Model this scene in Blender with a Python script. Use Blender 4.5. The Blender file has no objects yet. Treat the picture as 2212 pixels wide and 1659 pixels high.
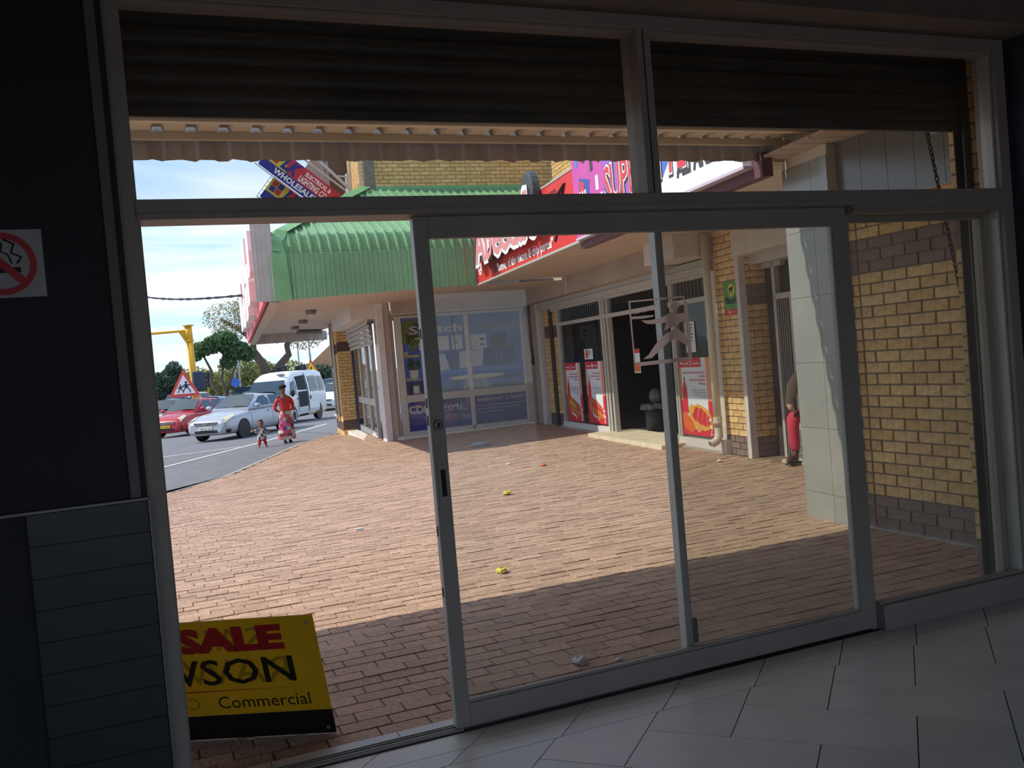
import bpy, bmesh, math, random
from mathutils import Vector, Matrix
random.seed(11)
SC = bpy.context.scene
COL = SC.collection
R = math.radians

# ------------------------------------------------------------------ camera
cam_d = bpy.data.cameras.new('camera'); CAM = bpy.data.objects.new('camera', cam_d); COL.objects.link(CAM)
def cam_axes(yaw, pitch, roll):
    f = Vector((math.sin(yaw)*math.cos(pitch), math.cos(yaw)*math.cos(pitch), math.sin(pitch)))
    r = Vector((math.cos(yaw), -math.sin(yaw), 0)); u = r.cross(f)
    c, s = math.cos(roll), math.sin(roll)
    return c*r+s*u, -s*r+c*u, f
_r, _u, _f = cam_axes(R(22.066), R(-1.7097), R(-4.8414))
CAM.matrix_world = Matrix(((_r.x, _u.x, -_f.x, 0), (_r.y, _u.y, -_f.y, 0), (_r.z, _u.z, -_f.z, 1.5), (0, 0, 0, 1)))
cam_d.sensor_width = 36; cam_d.lens = 1991.2/2212*36; cam_d.clip_end = 3000; cam_d.clip_start = .02
SC.camera = CAM
SC.cycles.diffuse_bounces = 8; SC.cycles.transparent_max_bounces = 24; SC.cycles.max_bounces = 16

# ------------------------------------------------------------------ sky, sun, exposure
W = bpy.data.worlds.new('sky'); SC.world = W; W.use_nodes = True
nt = W.node_tree; nt.nodes.clear()
def N(t, **k):
    n = nt.nodes.new(t)
    for a, b in k.items(): setattr(n, a, b)
    return n
L = lambda a, b: nt.links.new(a, b)
tc = N('ShaderNodeTexCoord'); sep = N('ShaderNodeSeparateXYZ'); L(tc.outputs['Generated'], sep.inputs[0])
ramp = N('ShaderNodeValToRGB'); L(sep.outputs['Z'], ramp.inputs[0])
e = ramp.color_ramp.elements
e[0].position = 0.0; e[0].color = (.42, .53, .64, 1)
e[1].position = .55; e[1].color = (.09, .21, .48, 1)
q = ramp.color_ramp.elements.new(.16); q.color = (.21, .36, .58, 1)
zz = N('ShaderNodeMath', operation='ADD'); L(sep.outputs['Z'], zz.inputs[0]); zz.inputs[1].default_value = .12
zm = N('ShaderNodeMath', operation='MAXIMUM'); L(zz.outputs[0], zm.inputs[0]); zm.inputs[1].default_value = .08
dv = N('ShaderNodeVectorMath', operation='DIVIDE'); cmb = N('ShaderNodeCombineXYZ')
for i in range(3): L(zm.outputs[0], cmb.inputs[i])
L(tc.outputs['Generated'], dv.inputs[0]); L(cmb.outputs[0], dv.inputs[1])
mp = N('ShaderNodeMapping'); mp.inputs['Scale'].default_value = (.55, 1.5, .7); mp.inputs['Rotation'].default_value = (0, 0, R(-18)); L(dv.outputs[0], mp.inputs[0])
ns = N('ShaderNodeTexNoise'); ns.inputs['Scale'].default_value = 1.15; ns.inputs['Detail'].default_value = 7; ns.inputs['Roughness'].default_value = .52; ns.inputs['Distortion'].default_value = .5
L(mp.outputs[0], ns.inputs['Vector'])
cr = N('ShaderNodeValToRGB'); L(ns.outputs['Fac'], cr.inputs[0])
cr.color_ramp.elements[0].position = .38; cr.color_ramp.elements[0].color = (0, 0, 0, 1)
cr.color_ramp.elements[1].position = .72; cr.color_ramp.elements[1].color = (1, 1, 1, 1)
mx = N('ShaderNodeMix', data_type='RGBA'); L(cr.outputs[0], mx.inputs[0]); L(ramp.outputs[0], mx.inputs[6]); mx.inputs[7].default_value = (.56, .59, .62, 1)
bg = N('ShaderNodeBackground'); bg.inputs[1].default_value = 1.0; L(mx.outputs[2], bg.inputs[0])
wo = N('ShaderNodeOutputWorld'); L(bg.outputs[0], wo.inputs[0])

sd = bpy.data.lights.new('sun', 'SUN'); SUN = bpy.data.objects.new('sun', sd); COL.objects.link(SUN)
sd.energy = 1.95; sd.angle = R(.6); sd.color = (1, .94, .84)
SUN.rotation_euler = Vector((.91, -.2, -1)).to_track_quat('-Z', 'Y').to_euler()

vs = SC.view_settings
vs.view_transform = 'Standard'; vs.look = 'None'; vs.gamma = 1; vs.exposure = 1.12; vs.use_curve_mapping = False

# ------------------------------------------------------------------ materials
def lin(c):
    return tuple(((v/255)/12.92 if v <= 10 else ((v/255+.055)/1.055)**2.4) for v in c)
MATS = {}
def mat(name, col, rough=.6, metal=0., var=0., noise=0., ns=8., bump=0., bs=60., spec=.4, col2=None, isl=False, trans=0., emit=0., stretch=None, hue=None, coat=0.):
    if name in MATS: return MATS[name]
    m = bpy.data.materials.new(name); m.use_nodes = True; MATS[name] = m
    t = m.node_tree; b = t.nodes['Principled BSDF']; c = lin(col)
    b.inputs['Roughness'].default_value = rough; b.inputs['Metallic'].default_value = metal
    b.inputs['Specular IOR Level'].default_value = spec
    if coat: b.inputs['Coat Weight'].default_value = coat; b.inputs['Coat Roughness'].default_value = .05
    b.inputs['Base Color'].default_value = (*c, 1)
    if emit:
        b.inputs['Emission Color'].default_value = (*c, 1); b.inputs['Emission Strength'].default_value = emit
    k = lambda a, o: t.links.new(a, o)
    cur = None
    if noise or var or col2 or bump:
        co = t.nodes.new('ShaderNodeTexCoord'); mpn = t.nodes.new('ShaderNodeMapping'); k(co.outputs['Object'], mpn.inputs[0])
        if stretch: mpn.inputs['Scale'].default_value = stretch
    if var or col2:
        if isl: rn = t.nodes.new('ShaderNodeNewGeometry').outputs['Random Per Island']
        else: rn = t.nodes.new('ShaderNodeObjectInfo').outputs['Random']
        rr = t.nodes.new('ShaderNodeValToRGB'); k(rn, rr.inputs[0])
        a = tuple(v*(1-var) for v in c); z = lin(col2) if col2 else tuple(min(1, v*(1+var)) for v in c)
        rr.color_ramp.elements[0].color = (*a, 1); rr.color_ramp.elements[1].color = (*z, 1); cur = rr.outputs[0]
    if noise:
        no = t.nodes.new('ShaderNodeTexNoise'); no.inputs['Scale'].default_value = ns; no.inputs['Detail'].default_value = 5; k(mpn.outputs[0], no.inputs['Vector'])
        ml = t.nodes.new('ShaderNodeMapRange'); k(no.outputs['Fac'], ml.inputs[0])
        ml.inputs[1].default_value = .3; ml.inputs[2].default_value = .7; ml.inputs[3].default_value = 1-noise; ml.inputs[4].default_value = 1+noise*.6
        mm = t.nodes.new('ShaderNodeMix'); mm.data_type = 'RGBA'; mm.blend_type = 'MULTIPLY'; mm.inputs[0].default_value = 1
        if cur: k(cur, mm.inputs[6])
        else: mm.inputs[6].default_value = (*c, 1)
        cc = t.nodes.new('ShaderNodeCombineColor')
        for i in range(3): k(ml.outputs[0], cc.inputs[i])
        k(cc.outputs[0], mm.inputs[7]); cur = mm.outputs[2]
    if cur: k(cur, b.inputs['Base Color'])
    if bump:
        nb = t.nodes.new('ShaderNodeTexNoise'); nb.inputs['Scale'].default_value = bs; nb.inputs['Detail'].default_value = 4; k(mpn.outputs[0], nb.inputs['Vector'])
        bp = t.nodes.new('ShaderNodeBump'); bp.inputs['Strength'].default_value = bump; bp.inputs['Distance'].default_value = .01
        k(nb.outputs['Fac'], bp.inputs['Height']); k(bp.outputs[0], b.inputs['Normal'])
    if trans:
        o = t.nodes['Material Output']; mxs = t.nodes.new('ShaderNodeMixShader'); tl = t.nodes.new('ShaderNodeBsdfTranslucent')
        tl.inputs[0].default_value = (*c, 1)
        if cur: k(cur, tl.inputs[0])
        mxs.inputs[0].default_value = trans; k(b.outputs[0], mxs.inputs[1]); k(tl.outputs[0], mxs.inputs[2]); k(mxs.outputs[0], o.inputs[0])
    return m
def glass(name, tint=(250, 252, 251), dust=.05, dcol=(190, 185, 175), refl=1., rough=.02):
    if name in MATS: return MATS[name]
    m = bpy.data.materials.new(name); m.use_nodes = True; MATS[name] = m
    t = m.node_tree; t.nodes.clear(); k = lambda a, o: t.links.new(a, o)
    tr = t.nodes.new('ShaderNodeBsdfTransparent'); tr.inputs[0].default_value = (*lin(tint), 1)
    gl = t.nodes.new('ShaderNodeBsdfGlossy'); gl.inputs['Roughness'].default_value = rough
    lw = t.nodes.new('ShaderNodeLayerWeight'); lw.inputs[0].default_value = .5
    pw = t.nodes.new('ShaderNodeMath'); pw.operation = 'POWER'; k(lw.outputs['Facing'], pw.inputs[0]); pw.inputs[1].default_value = 5
    mu = t.nodes.new('ShaderNodeMath'); mu.operation = 'MULTIPLY_ADD'; k(pw.outputs[0], mu.inputs[0]); mu.inputs[1].default_value = .8*refl; mu.inputs[2].default_value = .035*refl
    a = t.nodes.new('ShaderNodeMixShader'); k(mu.outputs[0], a.inputs[0]); k(tr.outputs[0], a.inputs[1]); k(gl.outputs[0], a.inputs[2])
    o = t.nodes.new('ShaderNodeOutputMaterial'); out = a.outputs[0]
    if dust:
        df = t.nodes.new('ShaderNodeBsdfDiffuse'); df.inputs[0].default_value = (*lin(dcol), 1)
        d2 = t.nodes.new('ShaderNodeBsdfTranslucent'); d2.inputs[0].default_value = (*lin(dcol), 1)
        ad = t.nodes.new('ShaderNodeMixShader'); ad.inputs[0].default_value = .6; k(df.outputs[0], ad.inputs[1]); k(d2.outputs[0], ad.inputs[2])
        co = t.nodes.new('ShaderNodeTexCoord'); no = t.nodes.new('ShaderNodeTexNoise'); no.inputs['Scale'].default_value = 2.2; no.inputs['Detail'].default_value = 6; k(co.outputs['Object'], no.inputs['Vector'])
        mr = t.nodes.new('ShaderNodeMapRange'); k(no.outputs['Fac'], mr.inputs[0]); mr.inputs[1].default_value = .3; mr.inputs[2].default_value = .8; mr.inputs[3].default_value = dust*.5; mr.inputs[4].default_value = dust*1.6
        c = t.nodes.new('ShaderNodeMixShader'); k(mr.outputs[0], c.inputs[0]); k(a.outputs[0], c.inputs[1]); k(ad.outputs[0], c.inputs[2]); out = c.outputs[0]
    k(out, o.inputs[0]); return m

# ------------------------------------------------------------------ mesh builder
class MB:
    def __init__(s): s.v = []; s.f = []; s.m = []; s.mi = 0
    def add(s, vs, fs):
        n = len(s.v); s.v += [tuple(p) for p in vs]; s.f += [tuple(i+n for i in f) for f in fs]; s.m += [s.mi]*len(fs); return s
    def mat(s, i): s.mi = i; return s
    def box(s, x0, x1, y0, y1, z0, z1):
        return s.add([(x0,y0,z0),(x1,y0,z0),(x1,y1,z0),(x0,y1,z0),(x0,y0,z1),(x1,y0,z1),(x1,y1,z1),(x0,y1,z1)],
                     [(3,2,1,0),(4,5,6,7),(0,1,5,4),(1,2,6,5),(2,3,7,6),(3,0,4,7)])
    def obox(s, c, a, b, d):
        c, a, b, d = map(Vector, (c, a, b, d))
        return s.add([c-a-b-d, c+a-b-d, c+a+b-d, c-a+b-d, c-a-b+d, c+a-b+d, c+a+b+d, c-a+b+d],
                     [(3,2,1,0),(4,5,6,7),(0,1,5,4),(1,2,6,5),(2,3,7,6),(3,0,4,7)])
    def bar(s, p, q, w, h, up=(0,0,1)):
        p, q, up = Vector(p), Vector(q), Vector(up); d = (q-p); n = d.normalized()
        sx = n.cross(up)
        if sx.length < 1e-4: sx = n.cross(Vector((1,0,0)))
        sx.normalize(); u2 = sx.cross(n)
        return s.obox((p+q)/2, d/2, sx*w/2, u2*h/2)
    def tube(s, pts, r, n=8, cap=True):
        pts = [Vector(p) for p in pts]; rs = r if isinstance(r, (list, tuple)) else [r]*len(pts)
        base = len(s.v); prev = None; vs = []; fs = []
        for i, p in enumerate(pts):
            d = (pts[min(i+1, len(pts)-1)]-pts[max(i-1, 0)]).normalized()
            if prev is None:
                a = d.cross(Vector((0,0,1)))
                if a.length < 1e-3: a = d.cross(Vector((1,0,0)))
            else: a = prev-d*prev.dot(d)
            a.normalize(); prev = a; b = d.cross(a)
            for k in range(n):
                t = 2*math.pi*k/n; vs.append(p+(a*math.cos(t)+b*math.sin(t))*rs[i])
        for i in range(len(pts)-1):
            for k in range(n):
                fs.append((i*n+k, i*n+(k+1)%n, (i+1)*n+(k+1)%n, (i+1)*n+k))
        if cap: fs.append(tuple(range(n-1, -1, -1))); fs.append(tuple((len(pts)-1)*n+k for k in range(n)))
        return s.add(vs, fs)
    def prism(s, poly, ax, d0, d1):
        n = len(poly)
        mk = {'y': lambda a, b, d: (a, d, b), 'z': lambda a, b, d: (a, b, d), 'x': lambda a, b, d: (d, a, b)}[ax]
        vs = [mk(a, b, d0) for a, b in poly]+[mk(a, b, d1) for a, b in poly]
        fs = [tuple(range(n)), tuple(range(2*n-1, n-1, -1))]+[(i, i+n, (i+1) % n+n, (i+1) % n) for i in range(n)]
        return s.add(vs, fs)
    def lathe(s, prof, c=(0,0,0), n=16, axis='z'):
        vs = []; fs = []; m = len(prof)
        for k in range(n):
            t = 2*math.pi*k/n; ct, st = math.cos(t), math.sin(t)
            for r, h in prof:
                p = {'z': (r*ct, r*st, h), 'y': (r*ct, h, r*st), 'x': (h, r*ct, r*st)}[axis]
                vs.append((c[0]+p[0], c[1]+p[1], c[2]+p[2]))
        for k in range(n):
            for i in range(m-1):
                fs.append((k*m+i, ((k+1) % n)*m+i, ((k+1) % n)*m+i+1, k*m+i+1))
        return s.add(vs, fs)
    def grid(s, rows, closed=False):
        m = len(rows[0]); vs = [p for r in rows for p in r]; fs = []
        for i in range(len(rows)-1):
            for j in range(m if closed else m-1):
                fs.append((i*m+j, i*m+(j+1) % m, (i+1)*m+(j+1) % m, (i+1)*m+j))
        return s.add(vs, fs)
    def ball(s, c, r, n=8, sq=(1,1,1)):
        prof = [(math.sin(math.pi*i/n), -math.cos(math.pi*i/n)) for i in range(n+1)]
        k = len(s.v); s.lathe([(a, b) for a, b in prof], n=n+2)
        for i in range(k, len(s.v)):
            p = s.v[i]; s.v[i] = (c[0]+p[0]*r*sq[0], c[1]+p[1]*r*sq[1], c[2]+p[2]*r*sq[2])
        return s
    def xf(s, M, k=0):
        for i in range(k, len(s.v)): s.v[i] = tuple(M @ Vector(s.v[i]))
        return s
    def mesh(s, name, mats, smooth=False):
        me = bpy.data.meshes.new(name); me.from_pydata(s.v, [], s.f)
        for m in (mats if isinstance(mats, (list, tuple)) else [mats]): me.materials.append(m)
        if len(me.materials) > 1: me.polygons.foreach_set('material_index', s.m)
        if smooth: me.polygons.foreach_set('use_smooth', [True]*len(s.f))
        bm = bmesh.new(); bm.from_mesh(me); bmesh.ops.recalc_face_normals(bm, faces=bm.faces); bm.to_mesh(me); bm.free()
        me.update(); return me
    def build(s, name, mats, parent=None, smooth=False, bevel=0, M=None, sub=0, **p):
        o = bpy.data.objects.new(name, s.mesh(name, mats, smooth))
        return link(o, parent, bevel, M, sub, **p)
def link(o, parent=None, bevel=0, M=None, sub=0, **p):
    COL.objects.link(o)
    if parent is not None: o.parent = parent
    if M is not None: o.matrix_local = M
    if bevel:
        b = o.modifiers.new('bevel', 'BEVEL'); b.width = bevel; b.segments = 2; b.limit_method = 'ANGLE'
    if sub:
        b = o.modifiers.new('sub', 'SUBSURF'); b.levels = sub; b.render_levels = sub
    for k, v in p.items(): o[k] = v
    return o
def inst(name, me, parent=None, M=None, **p):
    return link(bpy.data.objects.new(name, me), parent, 0, M, **p)
def thing(name, label=None, cat=None, M=None, group=None, kind=None):
    o = bpy.data.objects.new(name, None); COL.objects.link(o); o.empty_display_size = .1
    if M is not None: o.matrix_world = M
    return tag(o, label, cat, group, kind)
def tag(o, label=None, cat=None, group=None, kind=None):
    for k, v in (('label', label), ('category', cat), ('group', group), ('kind', kind)):
        if v: o[k] = v
    return o
def FR(loc, deg=0): return Matrix.Translation(loc) @ Matrix.Rotation(R(deg), 4, 'Z')
def T(x, y, z): return Matrix.Translation((x, y, z))
def copy_tree(o, parent=None):
    c = o.copy(); COL.objects.link(c); c.parent = parent
    for ch in list(o.children): copy_tree(ch, c)
    return c
TMP = bpy.data.scenes.new('lettering_workspace')
def text_mb(s, h, x=0, z=0, w=None, align='LEFT', bold=0., shear=0., d=.004, space=1., mirror=False):
    """flat lettering in the local xz plane: cap height h, left/centre at x, baseline z, facing -y, thickness d"""
    cu = bpy.data.curves.new('t', 'FONT'); cu.body = s; cu.size = 1; cu.resolution_u = 2; cu.offset = bold; cu.shear = shear; cu.space_character = space
    cu.align_x = 'LEFT'; ob = bpy.data.objects.new('t', cu); TMP.collection.objects.link(ob)
    TMP.view_layers[0].update(); dg = TMP.view_layers[0].depsgraph; me = ob.evaluated_get(dg).to_mesh()
    P = [v.co.copy() for v in me.vertices]; Fs = [tuple(p.vertices) for p in me.polygons]
    ob.evaluated_get(dg).to_mesh_clear(); bpy.data.objects.remove(ob); bpy.data.curves.remove(cu)
    mb = MB()
    if not P: return mb
    k = h/.69; x0 = min(p.x for p in P); x1 = max(p.x for p in P)
    kx = (w/(x1-x0)) if w else k
    off = {'LEFT': 0, 'CENTER': -(x1-x0)*kx/2, 'RIGHT': -(x1-x0)*kx}[align]
    sg = -1 if mirror else 1
    front = [(x+sg*((p.x-x0)*kx+off), -d, z+p.y*k) for p in P]
    return mb.add(front, Fs)
# ------------------------------------------------------------------ materials in use
ALU = mat('aluminium_bronze', (158, 147, 138), .5, .0, noise=.08, ns=3)
ALU_L = mat('aluminium_light', (196, 192, 184), .45, .2, noise=.06, ns=4)
RUB = mat('black_rubber', (24, 24, 25), .7)
CLEAR = glass('door_glass', dust=.028)
CLEAR2 = glass('door_glass_dusty', (242, 242, 238), dust=.06)
DARKW = mat('charcoal_paint', (44, 44, 47), .7, noise=.12, ns=5)
DARKT = mat('charcoal_tile', (38, 39, 44), .35, var=.12, noise=.1, ns=6)
GROUT = mat('dark_grout', (66, 64, 62), .9)
FTILE = mat('floor_tile', (232, 226, 217), .33, var=.05, noise=.07, ns=4)
CREAM = mat('cream_paint', (226, 212, 190), .6, noise=.08, ns=3)
GALV = mat('grey_sheet', (198, 190, 182), .55, noise=.2, ns=6, stretch=(1, 1, .3))

# ------------------------------------------------------------------ interior: floor
fl = MB().box(-3.2, 4.5, -3, 3.6, -.12, -.004).build('floor', mat('floor_grout', (84, 80, 84), .9)); tag(fl, kind='structure')
def clip(poly, ax, v, keep_less):
    out = []
    for i in range(len(poly)):
        a, b = poly[i], poly[(i+1) % len(poly)]
        ia = (a[ax] <= v) == keep_less; ib = (b[ax] <= v) == keep_less
        if ia: out.append(a)
        if ia != ib:
            t = (v-a[ax])/(b[ax]-a[ax]); out.append((a[0]+(b[0]-a[0])*t, a[1]+(b[1]-a[1])*t))
    return out
def tile_poly(poly, g=.0022):
    cx = sum(p[0] for p in poly)/len(poly); cy = sum(p[1] for p in poly)/len(poly)
    n = len(poly); area = sum(poly[i][0]*poly[(i+1) % n][1]-poly[(i+1) % n][0]*poly[i][1] for i in range(n))/2
    if area < 0: poly = poly[::-1]
    ins = []
    for i in range(n):
        p0, p1, p2 = Vector(poly[i-1]), Vector(poly[i]), Vector(poly[(i+1) % n])
        d0 = (p1-p0).normalized(); d1 = (p2-p1).normalized()
        n0 = Vector((-d0.y, d0.x)); n1 = Vector((-d1.y, d1.x)); k = 1+n0.dot(n1)
        ins.append(p1+(n0+n1)*g/max(k, .3))
    return [(p.x-cx, p.y-cy) for p in ins], cx, cy, abs(area)
w = .325; q2 = math.sqrt(.5); s0, t0 = -1.01, 3.44-.325
def st(s, t): s = s0+s*w; t = t0+t*w; return ((s+t)*q2, (t-s)*q2)
for n in range(-22, 24):
    for m in range(-8, 9):
        for (a, b, c, d) in ((0, 2, 0, 1), (2, 3, -1, 1)):
            a2, b2, c2, d2 = a+n+4*m, b+n+4*m, c+n, d+n
            poly = [st(a2, c2), st(b2, c2), st(b2, d2), st(a2, d2)]
            if max(p[0] for p in poly) < -1.6 or min(p[0] for p in poly) > 4.37 or max(p[1] for p in poly) < .2 or min(p[1] for p in poly) > 3.27: continue
            poly = clip(clip(clip(poly, 1, 3.28, True), 0, 4.37, True), 0, -3.1, False)
            if len(poly) < 3: continue
            pl, cx, cy, ar = tile_poly(poly)
            if ar < .004: continue
            MB().prism(pl, 'z', -.01, 0).build('floor_tile', FTILE, fl, M=T(cx, cy, 0))
for i in range(-3, 11):                                         # the cut border row along the door
    xa = .49+.46*i
    for (u0, v0, u1, v1) in ((0, 3.28, .11, 3.39), (.11, 3.39, .27, 3.55)):
        poly = [(xa+u0, v0), (xa+.46+u0, v0), (xa+.46+u1, v1), (xa+u1, v1)]
        if u0: poly = [(xa+.11+.02, 3.41), (xa+.46+.11-.1, 3.39), (xa+.46+.27, 3.55), (xa+.27, 3.55)]; poly = [(xa+.11, 3.39), (xa+.57, 3.39), (xa+.73, 3.55), (xa+.27, 3.55)]
        poly = clip(clip(poly, 0, 4.37, True), 0, -1.2, False)
        if len(poly) < 3: continue
        pl, cx, cy, ar = tile_poly(poly)
        if ar > .003: MB().prism(pl, 'z', -.01, 0).build('floor_tile', FTILE, fl, M=T(cx, cy, 0))

# ------------------------------------------------------------------ interior: walls and ceiling
wl = MB().box(-3.2, 0, 3.45, 3.75, -.05, 3.35).build('wall_left', DARKW); tag(wl, kind='structure')
for k in range(10):                                             # dark wainscot tiles, stack of low courses
    z1 = 1.11-k*.107
    for i in range(4):
        x1 = (-.38-.62*i if i else -.002); x0 = -.38-.62*(i+1) if i else -.378
        MB().box(max(x0, -2.4)+.002, x1-.002, 3.42, 3.45, z1-.105, z1).build('wall_tile', DARKT, wl)
MB().box(-2.4, .004, 3.415, 3.45, 1.113, 1.122).build('tile_trim', mat('trim_grey', (120, 116, 112), .4, .3), wl)
MB().box(-.001, .006, 3.415, 3.46, .02, 1.118).build('tile_trim', MATS['trim_grey'], wl)
MB().box(-.055, -.02, 3.432, 3.452, 1.122, 3.0).build('corner_trim', mat('trim_dull', (112, 106, 102), .6), wl, bevel=.004)
wr = MB().box(4.385, 4.6, -3, 3.62, -.05, 3.35).build('wall_right', mat('dark_wall_grout', (60, 66, 74), .8)); tag(wr, kind='structure')
DT2 = mat('slate_wall_tile', (60, 68, 78), .5, var=.1, noise=.08, ns=5)
for k in range(30):
    z0 = .02+k*.107
    for i in range(5):
        y1 = 3.612-(.42*i)-(.21 if k % 2 else 0)
        if i == 0 and k % 2: MB().box(4.372, 4.386, y1+.0015, 3.61, z0, z0+.105).build('wall_tile', DT2, wr)
        MB().box(4.372, 4.386, y1-.4185, y1, z0, z0+.105).build('wall_tile', DT2, wr)
bk = MB().box(-3.2, 4.6, -3.2, -3, 2.3, 3.35).box(-3.2, -2.2, -3.2, -3, -.05, 2.3).build('wall_back', DARKW); tag(bk, kind='structure')   # unseen rear opening, added to let daylight into the room
yd = MB().box(-30, 30, -40, -3, -.3, -.06).build('floor_added_yard', mat('added_yard_concrete', (150, 144, 136), .9, noise=.1, ns=1)); tag(yd, kind='structure')  # unseen ground added outside the rear opening, bounces daylight inside
ws = MB().box(-3.4, -3.2, -3.2, 3.75, -.05, 3.35).build('wall_side', DARKW); tag(ws, kind='structure')
ce = MB().box(-3.2, 4.6, -3, 3.75, 3.25, 3.4).build('ceiling', mat('ceiling_dark', (52, 48, 44), .8)); tag(ce, kind='structure')
tr = MB().box(-.001, 4.385, 3.29, 3.66, 2.935, 3.26).build('trim_1', mat('lintel_plaster', (128, 116, 104), .8, noise=.15, ns=3)); tag(tr, kind='structure')

# ------------------------------------------------------------------ no smoking sign and small wall marks
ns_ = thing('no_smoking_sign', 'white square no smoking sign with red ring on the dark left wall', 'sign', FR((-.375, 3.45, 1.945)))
MB().box(-.125, .125, -.006, 0, -.112, .112).build('plate', mat('sign_dimmed_white', (176, 172, 172), .6, noise=.1), ns_)  # white plate greyed in colour to stand in for the room's dim light
ring = MB(); pr = []
for k in range(33):
    t = 2*math.pi*k/32; pr.append([(math.cos(t)*.104, -.0075, math.sin(t)*.104), (math.cos(t)*.083, -.0075, math.sin(t)*.083)])
ring.grid(pr); ring.obox((0, -.0078, 0), (.068, 0, -.068), (.009, 0, .009), (0, .0004, 0)); ring.build('ring', mat('sign_red', (190, 40, 46), .5), ns_)
cg = MB().box(-.07, .055, -.0072, -.006, -.03, -.012); cg.tube([(.045, -.0072, .0), (.06, -.0072, .02), (.03, -.0072, .035), (.04, -.0072, .065), (.01, -.0072, .08)], .0035, 5)
cg.tube([(.03, -.0072, 0), (.02, -.0072, .03), (.0, -.0072, .04), (.005, -.0072, .07)], .003, 5); cg.build('cigarette', mat('sign_black', (20, 20, 22), .6), ns_)

# ------------------------------------------------------------------ the glazed front: fixed frame
d1 = thing('door_1', kind='structure')
def alu(name, *b, m=ALU, bev=.003, par=d1): return MB().box(*b).build(name, m, par, bevel=bev)
alu('jamb', -.02, .058, 3.50, 3.64, 0, 2.935)
alu('jamb_stop', .057, .064, 3.545, 3.60, .02, 2.09)
alu('jamb', 4.275, 4.345, 3.50, 3.64, 0, 2.935)
alu('jamb_bead', 4.262, 4.276, 3.53, 3.60, .13, 2.06, m=ALU_L)
alu('jamb_bead', 4.262, 4.276, 3.53, 3.60, 2.16, 2.87, m=ALU_L)
alu('head', .05, 4.275, 3.50, 3.64, 2.875, 2.935)
alu('head_bead', .05, 4.275, 3.515, 3.60, 2.862, 2.876)
alu('transom', .05, 4.275, 3.49, 3.645, 2.088, 2.16)
alu('transom_lip', .05, 4.275, 3.484, 3.492, 2.108, 2.112)
alu('transom', 3.27, 4.275, 3.50, 3.64, 2.05, 2.09)
alu('transom_lip', 3.27, 4.275, 3.494, 3.502, 2.066, 2.07)
alu('mullion', 2.135, 2.165, 3.50, 3.64, 2.16, 2.876)
alu('mullion', 2.172, 2.205, 3.50, 3.64, 2.16, 2.876)
alu('mullion_gasket', 2.164, 2.173, 3.515, 3.63, 2.16, 2.876, m=RUB, bev=0)
alu('post', 3.255, 3.285, 3.56, 3.64, .0, 2.09)
alu('bottom_rail', 3.285, 4.275, 3.505, 3.61, 0, .125)
alu('glazing_bead', 3.285, 4.275, 3.53, 3.57, .125, .14)
MB().box(.058, 2.135, 3.568, 3.574, 2.16, 2.862).build('pane', CLEAR, d1)
MB().box(2.205, 4.263, 3.568, 3.574, 2.16, 2.862).build('pane', CLEAR, d1)
MB().box(3.285, 4.263, 3.568, 3.574, .14, 2.05).build('pane', CLEAR, d1)
for i, y in enumerate((3.548, 3.566, 3.59, 3.612)):
    MB().box(.07, 1.10, y, y+.005, .0, .011).build('track_rail', ALU_L if i % 2 else ALU, d1)
MB().box(.07, 4.27, 3.535, 3.63, -.03, .002).build('track_base', mat('track_dark', (58, 56, 56), .6, .3), d1)

# inner sliding leaf
d2 = thing('door_2', kind='structure')
alu('stile', 1.075, 1.135, 3.552, 3.592, .012, 2.088, par=d2)
alu('stile', 3.18, 3.255, 3.552, 3.592, .012, 2.088, par=d2)
alu('top_rail', 1.135, 3.18, 3.552, 3.592, 2.0, 2.088, par=d2)
alu('bottom_rail', 1.135, 3.18, 3.552, 3.592, .012, .105, par=d2)
alu('glazing_bead', 1.135, 3.18, 3.558, 3.585, .105, .118, par=d2)
alu('glazing_bead', 3.168, 3.181, 3.558, 3.585, .118, 2.0, par=d2, m=ALU_L)
MB().box(1.135, 3.169, 3.570, 3.575, .118, 2.0).build('pane', CLEAR, d2)
alu('lit_edge', 1.071, 1.0755, 3.554, 3.59, .02, 2.08, par=d2, m=ALU_L, bev=0)  # paler colour paints the daylight on the leaf's side face
lk = MB().lathe([(0, .0), (.020, .0), (.021, .004), (.019, .010), (.014, .010), (.013, .006), (.0, .006)], (0, 0, 0), 20, 'y')
lk.xf(Matrix.Rotation(math.pi, 4, 'Z')).build('lock', mat('lock_bronze', (86, 80, 76), .35, .8), d2, smooth=False, M=T(1.105, 3.552, 1.25))
MB().box(-.002, .002, -.0135, -.0095, -.009, .009).build('keyhole', RUB, d2, M=T(1.105, 3.552, 1.25))
hp = MB(); hp.box(-.022, .022, -.004, 0, -.075, .075); hp.build('handle_plate', ALU, d2, M=T(1.107, 3.552, 1.015), bevel=.0015)
MB().box(-.010, .010, -.005, -.003, -.055, .055).build('handle_recess', RUB, d2, M=T(1.107, 3.552, 1.015))
for z in (.55, .8, 1.25, 1.32, 1.6): MB().box(1.0695, 1.0712, 3.565, 3.58, z, z+.04).build('edge_slot', RUB, d2)
DEC = mat('frosted_decal', (240, 226, 220), .7, trans=.85)
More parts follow.
